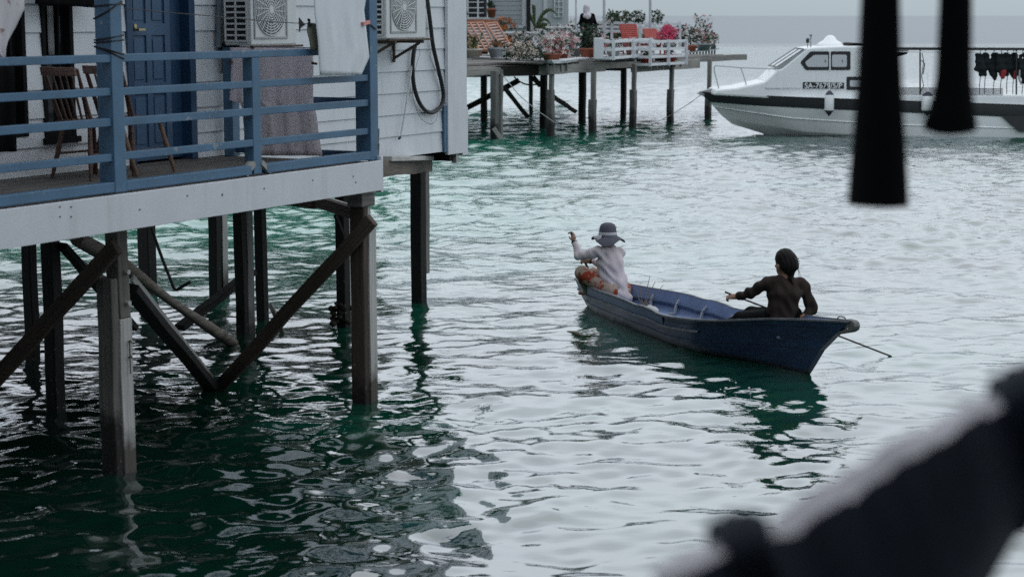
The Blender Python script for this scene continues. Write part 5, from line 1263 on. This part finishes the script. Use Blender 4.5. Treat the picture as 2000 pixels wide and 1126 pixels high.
# ------------------------------------------------------------------ white motor boat
BY=55.0;NY=53.6
GEL=paint('white_gelcoat',(.86,.875,.885),.25,.03,1.2,.5,(.66,.67,.66))
BLK=paint('black_boat_paint',(.010,.012,.014),.3,.2,4,.5)
mb_=thing('motor_boat','white cabin motor boat with a black side stripe moored beyond the canoe','motor boat',(11.,BY,0))
def motor_boat():
    X0=aty(1366,185,BY)[0];X1=aty(2075,205,NY)[0]
    stem=lambda z:X0+np.interp(z,[-.4,0.02,.30,.56,.92,1.22],[1.75,1.33,.98,.66,.34,0])
    T=np.concatenate([np.linspace(0,.2,14),np.linspace(.22,1,26)])
    hb=lambda t:np.interp(t,[0,.03,.08,.16,.28,.42,.6,1],[.05,.24,.52,.88,1.2,1.36,1.42,1.42])
    zt=lambda t:np.interp(t,[0,.1,.45,1.],[1.235,1.17,1.06,.87])
    zb=lambda t:np.interp(t,[0,.04,.1,.45,1.],[.95,.93,.89,.75,.52])
    def ring(t):
        b=hb(t);a=zt(t);c=zb(t);ch=np.interp(t,[0,.05,.2,.45,1],[.55,.34,.10,-.02,-.06]);kl=np.interp(t,[0,.1,.3,1],[.3,-.15,-.4,-.45])
        kn=np.interp(t,[0,.05,.2,.5,1],[.82,.74,.52,.35,.22])
        L=[(1.,a),(.985,c),(np.interp(t,[0,.2,.6,1],[.80,.90,.95,.96]),kn),(np.interp(t,[0,.2,.6],[.60,.82,.93]),ch+.05),(np.interp(t,[0,.2,.6],[.57,.80,.92]),ch),(0,kl)]
        out=[]
        for w,z in L:
            xs=stem(z);x=xs+(X1-xs)*t;out.append((x,b*w,z))
        return out
    m=MB();m2=MB()
    for sd in(-1,1):
        rows=[[np.array([x,BY+sd*y,z]) for x,y,z in ring(t)] for t in T]
        m.grid(rows,flip=sd>0)
        rr=[]
        for t in T:
            r=ring(t);a=np.array([r[0][0],BY+sd*(r[0][1]+.012),r[0][2]+.01]);b=np.array([r[1][0],BY+sd*(r[1][1]+.012),r[1][2]]);rr.append([a,a*.5+b*.5+np.array([0,sd*.02,0]),b])
        m2.grid(rr,flip=sd>0)
    top=[[np.array([ring(t)[0][0],BY+s*ring(t)[0][1],ring(t)[0][2]+.0]) for s in(-1,0,1)] for t in T];m.grid(top)
    m.build('hull',GEL,mb_)
    m2.build('side_stripe',BLK,mb_)
    # stripe drops down near the stern
    m=MB();m.prism([aty(1955,226,NY-.06),aty(1990,257,NY-.06),aty(2060,258,NY-.06),aty(2060,226,NY-.06)],(0,.03,0));m.build('side_stripe',BLK,mb_)
    # moulding lines on the bow
    for sd in(-1,1):
        m=MB();m.tube([np.array([ring(t)[2][0],BY+sd*(ring(t)[2][1]+.0),ring(t)[2][2]]) for t in T],.022,6);m.build('spray_rail',GEL,mb_)
    m=MB();m.tube([np.array([ring(t)[0][0],BY-(ring(t)[0][1]+.02),ring(t)[0][2]+.02]) for t in T],.018,6);m.build('rubbing_strake',BLK,mb_)
    m=MB();m.prism([aty(1362,183,BY-.12),aty(1372,178,BY-.12),aty(1390,173,BY-.12),aty(1390,181,BY-.12),aty(1372,187.5,BY-.12)],(0,.24,0));m.build('anchor_roller',paint('grey_metal',(.30,.31,.32),.4,.1,4,.5,None,.3),mb_,.01)
    # coach roof and cabin: side profiles swept across the beam
    CY=54.05;w=2*(BY-CY)
    P=lambda pts,y=CY:[aty(px,py,y) for px,py in pts]
    m=MB();m.prism(P([(1392,186),(1398,175),(1440,171),(1497,158.5),(1700,156),(1700,200),(1560,196)]),(0,w,0));m.build('foredeck',GEL,mb_,.06)
    m=MB();m.prism(P([(1494,160),(1519,136),(1527,134),(1577,94.5),(1590,92.5),(1648,90),(1697,90),(1697,175),(1494,175)],CY-.03),(0,w+.06,0));cab=m.build('cabin',GEL,mb_,.05)
    m=MB();m.prism(P([(1690,186),(2075,188),(2075,208),(1690,203)],NY+.02),(0,.12,0));m.build('bulwark',GEL,mb_,.02)
    m=MB();m.prism(P([(1690,186),(2075,188),(2075,208),(1690,203)],2*BY-NY-.12),(0,.12,0));m.build('bulwark',GEL,mb_,.02)
    # windscreen
    y=CY-.045
    a,b=aty(1520,134,CY),aty(1573,99,CY);n=nrm(np.array([-(b-a)[2],0,(b-a)[0]]))
    q=[a+n*.03+YAX*.12,b+n*.03+YAX*.16,b+n*.03+YAX*(w-.16),a+n*.03+YAX*(w-.12)]
    m=MB();m.prism(q,n*.02);ws=m.build('windscreen',paint('windscreen_glass',(.42,.46,.49),.1,.06,3,.6),cab)
    f=MB()
    for i in range(4): f.beam(q[i]+n*.02,q[(i+1)%4]+n*.02,.035,.035)
    f.beam(q[0]*.5+q[3]*.5+n*.02,q[1]*.5+q[2]*.5+n*.02,.035,.035);f.build('frame',paint('grey_frame',(.2,.21,.22),.5),ws)
    m=MB();m.prism(P([(1514,134.5),(1519,131),(1575,95),(1579,97),(1523,136.5)],CY+.0),(0,.05,0));m.build('visor_edge',paint('grey_visor',(.33,.35,.37),.5),cab)
    # side windows: black surrounds with pale panes
    def rnd(poly,r,n=5):
        out=[];k=len(poly)
        for i in range(k):
            p=np.array(poly[i],float);a=np.array(poly[i-1],float);b=np.array(poly[(i+1)%k],float)
            pa=p+nrm(a-p)*r;pb=p+nrm(b-p)*r
            for j in range(n+1):
                t=j/n;out.append(tuple((1-t)**2*pa+2*t*(1-t)*p+t*t*pb))
        return out
    PANE=paint('pale_window_pane',(.55,.57,.60),.12,.04,2,.5)
    for outer,inner,r in(([(1563,122),(1583,100.5),(1619.5,100.5),(1619.5,137),(1573.5,137)],[(1572,122),(1590,107.5),(1617.5,107.5),(1617.5,131),(1577.5,131)],3),([(1622.5,100.5),(1661,100.5),(1661,137),(1622.5,137)],[(1625,107),(1654,107),(1654,131),(1625,131)],4),([(1653.5,150),(1690,150),(1690,175.5),(1653.5,175.5)],[(1660,157),(1684,157),(1684,169.5),(1660,169.5)],3)):
        m=MB();m.prism(P(rnd(outer,3 if outer[0][0]!=1653.5 else 3),y),(0,.03,0));wd=m.build('window',BLK,cab)
        m=MB();m.prism(P(rnd(inner,r),y-.012),(0,.01,0));m.build('pane',PANE,wd)
        if outer[0][0]<1650:
            px=1612 if outer[0][0]<1600 else 1645.5;m=MB();m.prism(P([(px-.7,117),(px+.7,117),(px+.7,122),(px-.7,122)],y-.02),(0,.008,0));m.build('latch',BLK,wd)
    m=MB();m.prism(P([(1619.8,99),(1622.2,99),(1622.2,138),(1619.8,138)],y-.02),(0,.05,0));m.build('grab_rail',GEL,cab)
    # name plate with the registration
    m=MB();m.prism(P([(1568.3,160.3),(1648.6,161.6),(1648.6,173.6),(1568.3,173)],y-.005),(0,.02,0));pl=m.build('registration_plate',BLK,mb_)
    cu=bpy.data.curves.new('registration_text','FONT');cu.body='SA-7679/5/P';cu.align_x='LEFT';cu.align_y='BOTTOM_BASELINE'
    cu.extrude=.003;cu.offset=.014
    to=bpy.data.objects.new('registration_letters',cu);COL.objects.link(to)
    bpy.context.view_layer.update()
    me=bpy.data.meshes.new_from_object(to.evaluated_get(bpy.context.evaluated_depsgraph_get()));bpy.data.objects.remove(to);bpy.data.curves.remove(cu)
    co_=np.array([v.co[:] for v in me.vertices]);mn=co_.min(0);mx=co_.max(0)
    a=aty(1571.5,172.6,y-.012);b=aty(1645.,161.9,y-.012);sx=(b[0]-a[0])/(mx[0]-mn[0]);sz=(b[2]-a[2])/(mx[1]-mn[1])
    for v in me.vertices:
        X,Y,Z=v.co;v.co=(a[0]+(X-mn[0])*sx-11.,a[1]-.004-Z*.5-BY,a[2]+(Y-mn[1])*sz)
    to=bpy.data.objects.new('registration_letters',me);COL.objects.link(to);to.parent=pl;me.materials.append(paint('white_lettering',(.75,.77,.79),.5))
    to.matrix_parent_inverse.identity();
    # bow rail
    RAILM=paint('thin_grey_rail',(.33,.35,.37),.4,.05,3,.5,None,.3)
    for yy in(BY-.55,BY+.55):
        k=yy-BY
        m=MB();m.tube([aty(1404,173,BY+k*.8),aty(1395,138,BY+k*.6),aty(1395,131,BY+k*.6),aty(1398,128.5,BY+k*.65),aty(1446,132.5,BY+k),aty(1517,135,yy-.3*(1 if k<0 else -1)*0)],.016,6);m.tube([aty(1447,132.5,BY+k),aty(1461,175,BY+k*1.1)],.014,6);m.build('bow_rail',RAILM,mb_)
    # mast light, horn, radar dome
    m=MB();m.tube([aty(1583.5,95,BY-.5),aty(1583.5,72,BY-.5)],.02,6);m.beam(aty(1581,69,BY-.5),aty(1586,69,BY-.5),.05,.05);m.beam(aty(1583.8,69,BY-.5),aty(1583.8,75,BY-.5),.05,.05,up=YAX);m.build('mast_light',RAILM,mb_)
    m=MB();a=aty(1577.5,84,BY-.3);m.lathe([(0,0),(.05,0),(.05,.13),(0,.14)],a,10);m.tube([a+np.array([0,0,-.18]),a],.012,5);m.build('horn_light',BLK,mb_)
    m=MB();a=aty(1621,92,BY);m.lathe([(.42,-.05),(.40,.06),(.33,.13),(.2,.20),(.13,.30),(.06,.34),(0,.345)],a,20);m.build('radar_dome',GEL,mb_)
    m=MB();m.prism(P([(1651,92),(1655,88.5),(1672,84.5),(1700,86),(1700,95),(1655,95.5)],CY+.1),(0,w-.2,0));m.build('roof_cover',BLACKC,cab,.03)
    # canopy over the aft deck on thin posts
    cn=MB();cn.prism(P([(1690,92.5),(2075,94),(2075,99),(1690,98)],NY+.15),(0,2*(BY-NY)-.3,0));cn=cn.build('canopy',BLK,mb_,.01)
    m=MB();m.prism(P([(1690,90.6),(2075,91.8),(2075,93.6),(1690,92.2)],NY+.10),(0,.1,0));m.build('edge_trim',GEL,cn)
    m=MB();m.tube([aty(1700,101,NY+.12),aty(2075,102.5,NY+.12)],.016,6);m.build('curtain_rail',GEL,cn)
    for px in(1797,1985,1703):
        for yy in(NY+.14,2*BY-NY-.14):
            m=MB();m.tube([aty(px,185,yy),aty(px,98,yy)],.025 if yy<BY else .02,7);m.build('canopy_post',BLK if px!=1703 else GEL,mb_)
    m=MB();m.prism(P([(1690,99),(1776,99),(1772,106),(1752,111),(1725,118),(1690,125)],NY+.3),(0,.3,0));m.build('rolled_awning',BLACKC,mb_,.03)
    m=MB();m.beam(aty(1690,186.5,NY+.1),aty(2075,188.5,NY+.1),.03,.03);m.build('hand_rail',RAILM,mb_)
    m=MB();m.tube([aty(1801,104,NY+.13),aty(1804,120,NY+.13),aty(1800,150,NY+.12),aty(1804,168,NY+.1),aty(1796,182,NY+.1)],.012,5);m.tube([aty(1800,118,NY+.1),aty(1806,125,NY+.1),aty(1803,145,NY+.1)],.015,5);o=m.build('coiled_rope',BLACKC);tag(o,'dark rope tied along the canopy post of the motor boat','rope')
    m=MB();m.prism(P([(1740,188),(1960,190),(1960,172),(1740,170)],BY+.9),(0,.4,0));m.build('bench',GEL,mb_,.03)
motor_boat()
def fender(px,pt_,pb,w,label):
    y=NY-.16;a=aty(px,pb,y);h=aty(px,pt_,y)[2]-a[2];r=w/2/F*y
    t=thing('boat_fender',label,'fender',a,0,'fenders on the side of the motor boat')
    m=MB();m.lathe([(0,h*.20),(r*.9,h*.20),(r,h*.25),(r,h*.80),(r*.9,h*.84),(0,h*.84)],a,14);m.build('body',GEL,t)
    DP=paint('dark_fender_end_%d'%px,(.03,.032,.05),.5,.15,6)
    m=MB();m.lathe([(r*.98,h*.21),(r*.55,h*.10),(r*.12,0),(0,-.0)],a,14);m.build('end_cap',DP,t)
    m=MB();m.lathe([(r*.98,h*.83),(r*.55,h*.93),(r*.14,h),(0,h)],a,14);m.build('end_cap',DP,t)
    m=MB();m.tube([a+Z3*h*.98,a+Z3*(h+.1)+YAX*.03,a+Z3*(h+.5)+YAX*.1],.01,5);m.build('lanyard',GEL,t)
fender(1619,176.5,226.5,18.5,'white fender with dark ends hanging below the registration plate')
fender(1811,179,226,24,'white fender half hidden behind the smaller hanging black strip')
# life jackets drying under the canopy
JM=paint('dark_life_jacket',(.012,.016,.018),.8,.3,7,.2);JR=paint('red_life_jacket',(.28,.02,.025),.7,.2,6)
jl=[(1915,150,15,'dark life jacket hanging first in the row, next to the black strip',0),(1925,146,13,'dark life jacket with a narrow pointed end, second in the row',0),(1942,155,15,'long dark life jacket hanging in the middle of the row',0),(1956,152,15,'dark life jacket with red showing at its lower edge',1),(1968,148,14,'broad dark life jacket behind the red-edged one',0),(1980,153,13,'dark life jacket with a bright red lower panel',1),(1998,165,14,'lowest dark life jacket at the picture edge with a pale lining',2)]
for i,(px,pb,w,lb,rd) in enumerate(jl):
    w*=1.4;pb+=2
    y=NY+.22+.05*(i%3);t=thing('life_jacket',lb,'life jacket',aty(px,pb,y),0,'life jackets hanging under the canopy')
    a=aty(px,104,y);b=aty(px,pb,y);r=w/2/F*y
    f=((0,1.,0),.55)
    sdf_obj('vest',JM,t,[(a+Z3*-.08+np.array([-r*.35,0,0]),a*.35+b*.65+np.array([-r*.5,0,0]),r*.5,r*.75,.05,f),(a+Z3*-.08+np.array([r*.35,0,0]),a*.4+b*.6+np.array([r*.5,0,0]),r*.5,r*.75,.05,f),(a*.5+b*.5,b+Z3*r*.5,r*.9,r*.45,.06,f)],.022,.04,lambda X,Y,Z:.02*np.sin(17*X+9*Z+i)+.012*np.sin(31*Z))
    if rd==1: sdf_obj('panel',JR,t,[(b+np.array([.02,-.06,.06]),b+np.array([.04,-.06,.2]),r*.45,r*.55,.03,f)],.02,.03)
    if rd==2:
        m=MB();m.tube([b+np.array([-r*.9,-.08,.45]),b+np.array([-r*1.0,-.1,.2]),b+np.array([-r*.5,-.1,.02])],[.02,.035,.02],6);m.build('lining',ACG,t)
    m=MB();m.tube([b+Z3*.08,b+np.array([-.02,0,-.2]),aty(px-2,184,y)],.012,5);m.build('strap',BLACKC,t)
    m=MB();m.tube([a-Z3*.02,aty(px,99,y)],.02,5);m.build('hanger',BLACKC,t)

# ------------------------------------------------------------------ out-of-focus things close to the camera
def strip(label,D,rows,seed):
    """hanging dark cloth tube, widening to an open hem"""
    m=MB();n=22;rg=random.Random(seed);out=[];inn=[]
    for i,(py,l,r) in enumerate(rows):
        a=aty(l,py,D);b=aty(r,py,D);c=(a+b)/2;w=(b[0]-a[0])/2
        ro=[];ri=[]
        for k in range(n+1):
            t=2*math.pi*k/n;w_=w*(1+.03*math.sin(3*t+i*.6+seed))
            last=i==len(rows)-1
            dz=(.0012*math.sin(2*t+seed)) if last else 0
            ro.append(c+np.array([w_*math.cos(t),w*.75*math.sin(t),dz]));ri.append(c+np.array([w_*.93*math.cos(t),w*.69*math.sin(t),dz]))
        out.append(ro);inn.append(ri)
    m.grid(out);m.grid(inn,flip=True);m.grid([out[-1],inn[-1]],smooth=False)
    tag(m.build('hanging_cloth',BLACKC),label,'cloth','black cloths hanging close to the camera')
strip('longer and wider of the two black cloth strips hanging close by, flared at its hem',3.1,[(-900,1700,1735),(-260,1687,1750),(0,1680,1757),(100,1676,1759),(200,1670,1764),(280,1665,1769),(350,1660,1774),(390,1657,1776),(401,1657,1776)],1)
strip('shorter black cloth strip hanging right of the longer one, with a rounded flared hem',3.1,[(-900,1848,1880),(-260,1838,1893),(0,1834,1898),(80,1831,1898),(150,1828,1899),(195,1820,1903),(225,1810,1907),(245,1803,1910),(256,1808,1906),(262,1822,1890)],2)
# thick weathered beam crossing the lower right corner: dark front, pale worn top, lashed twice
def near_beam():
    t=thing('lashed_beam','blurred thick dark blue beam with a pale worn upper edge crossing close to the camera','beam',aty(1750,1000,1.9))
    rg=random.Random(5)
    D0,D1=1.45,1.75
    S=np.linspace(0,1,40)
    up_=[(1290,1150),(1420,1080),(1520,1052),(1640,985),(1760,905),(1880,835),(1960,790),(2080,735)]   # front upper arris
    bk_=[(1270,1120),(1390,1050),(1490,1022),(1600,955),(1725,872),(1845,812),(1935,765),(2065,715)]   # rear upper arris
    lo_=[(1420,1420),(1540,1400),(1660,1370),(1780,1330),(1880,1250),(1940,1130),(1985,1050),(2100,960)]
    def P(poly,s,D): 
        x=np.linspace(0,1,len(poly));a=np.array(poly,float);return aty(np.interp(s,x,a[:,0]),np.interp(s,x,a[:,1]),D)
    rows=[];top=[]
    for i,s in enumerate(S):
        D=D0+(D1-D0)*s;j=lambda k:np.array([0,0,k*(.5*math.sin(i*.9)+.5*math.sin(i*2.3+1)+rg.uniform(-.6,.6))])
        f=P(up_,s,D)+j(.004);b=P(bk_,s,D+.07)+j(.004);l=P(lo_,s,D+.0)
        top.append([f,f*.5+b*.5+Z3*.004,b]);rows.append([l+YAX*.08,l,l*.65+f*.35-YAX*.018,l*.3+f*.7-YAX*.015,f-Z3*.004-YAX*.004,f])
    back=[[a[2],r[0]+YAX*.03] for a,r in zip(top,rows)]
    FR=paint('dark_blue_beam_paint',(.003,.0075,.017),.75,.35,14,.2);TP=paint('worn_pale_edge',(.33,.315,.34),.8,.3,16,.2,(.10,.09,.11),0,(.012,.02,.04))
    m=MB();m.grid(rows);m.grid(back,flip=False);m.build('front_face',FR,t)
    m=MB();m.grid(top);m.build('worn_top',TP,t)
    for (s,h,w) in((.20,.010,.012),(.905,.008,.014)):
        D=D0+(D1-D0)*s;f=P(up_,s,D);b=P(bk_,s,D+.07);l=P(lo_,s,D);d=nrm(P(up_,s+.04,D)-P(up_,s-.04,D))
        for k in range(3):
            o=d*(k-1)*w*1.1;hh=h*(.7+.3*(k==1))
            m=MB();m.tube([l+o-YAX*.01,l*.5+f*.5+o-YAX*.02,f+o-YAX*.014,f*.65+b*.35+o+Z3*(.006+hh*.8),b+o+Z3*hh*.9,b+o+YAX*.02-Z3*.02],[.006,.007,.010,.011,.011,.008],8);m.build('rope_lashing',FR,t)
near_beam()
# unseen neighbouring house behind the white one, added for its dark reflection
nb=thing('unseen_brown_house','unseen brown timber stilt house behind the white house, added for its dark reflection','house',(-10,55,0))
BW_=wood('unseen_house_wall_boards',(.03,.026,.022),(.085,.075,.065),.8)
m=MB();m.box((-10.6,55,4.7),12.,11.,5.2);m.build('wall',BW_,nb)
m=MB();m.prism([(-17.2,48.8,7.2),(-17.2,55,9.6),(-17.2,61.2,7.2)],(13.2,0,0));m.build('roof',paint('unseen_brown_house_roof',(.08,.075,.07),.7),nb)
for x in(-16,-12.4,-8.8,-5.2):
    for y in(50,54.5,59.5):
        m=MB();m.beam((x,y,-1.2),(x,y,2.12),.22,.22,up=YAX);m.build('pile',DARKPILE,nb)
# unseen dark house added behind the camera; shades near water and camera-facing sides
hs=thing('shade_house','unseen dark timber house added behind the viewer to shade the water and posts','house',(0,-4,0))
DW=wood('shade_house_wall',(.02,.018,.016),(.06,.055,.05),.8)
m=MB();m.box((-6,-6.3,5.3),46,9.,9.);m.build('wall',DW,hs)  # oversized wall blocks sky light from behind the camera
m=MB();m.box((-6,-.6,5.15),46,2.6,.10);m.build('added_porch_roof',DW,hs)
for x in(-8,-3.5,2.2,4.6,9):
    m=MB();m.beam((x,-1,5.0),(x,3.9,5.0),.09,.16);m.build('added_rafter',DW,hs,.008)
m=MB();m.tube([(1.4,3.1,4.90),(5.2,3.1,4.90)],.02,8);m.build('added_hanging_pole',DW,hs)
m=MB();m.box((-6,-.8,2.0),46,3.,.12);m.build('added_porch_floor',DW,hs)
for x in(-20,-13,-8,-3.5,5.5,9.5,16):
    for y in(.4,-4.,-8.):
        m=MB();m.beam((x,y,-1.2),(x,y,1.94 if y<0 else 4.9),.2,.2,up=YAX);m.build('pile',DARKPILE,hs)
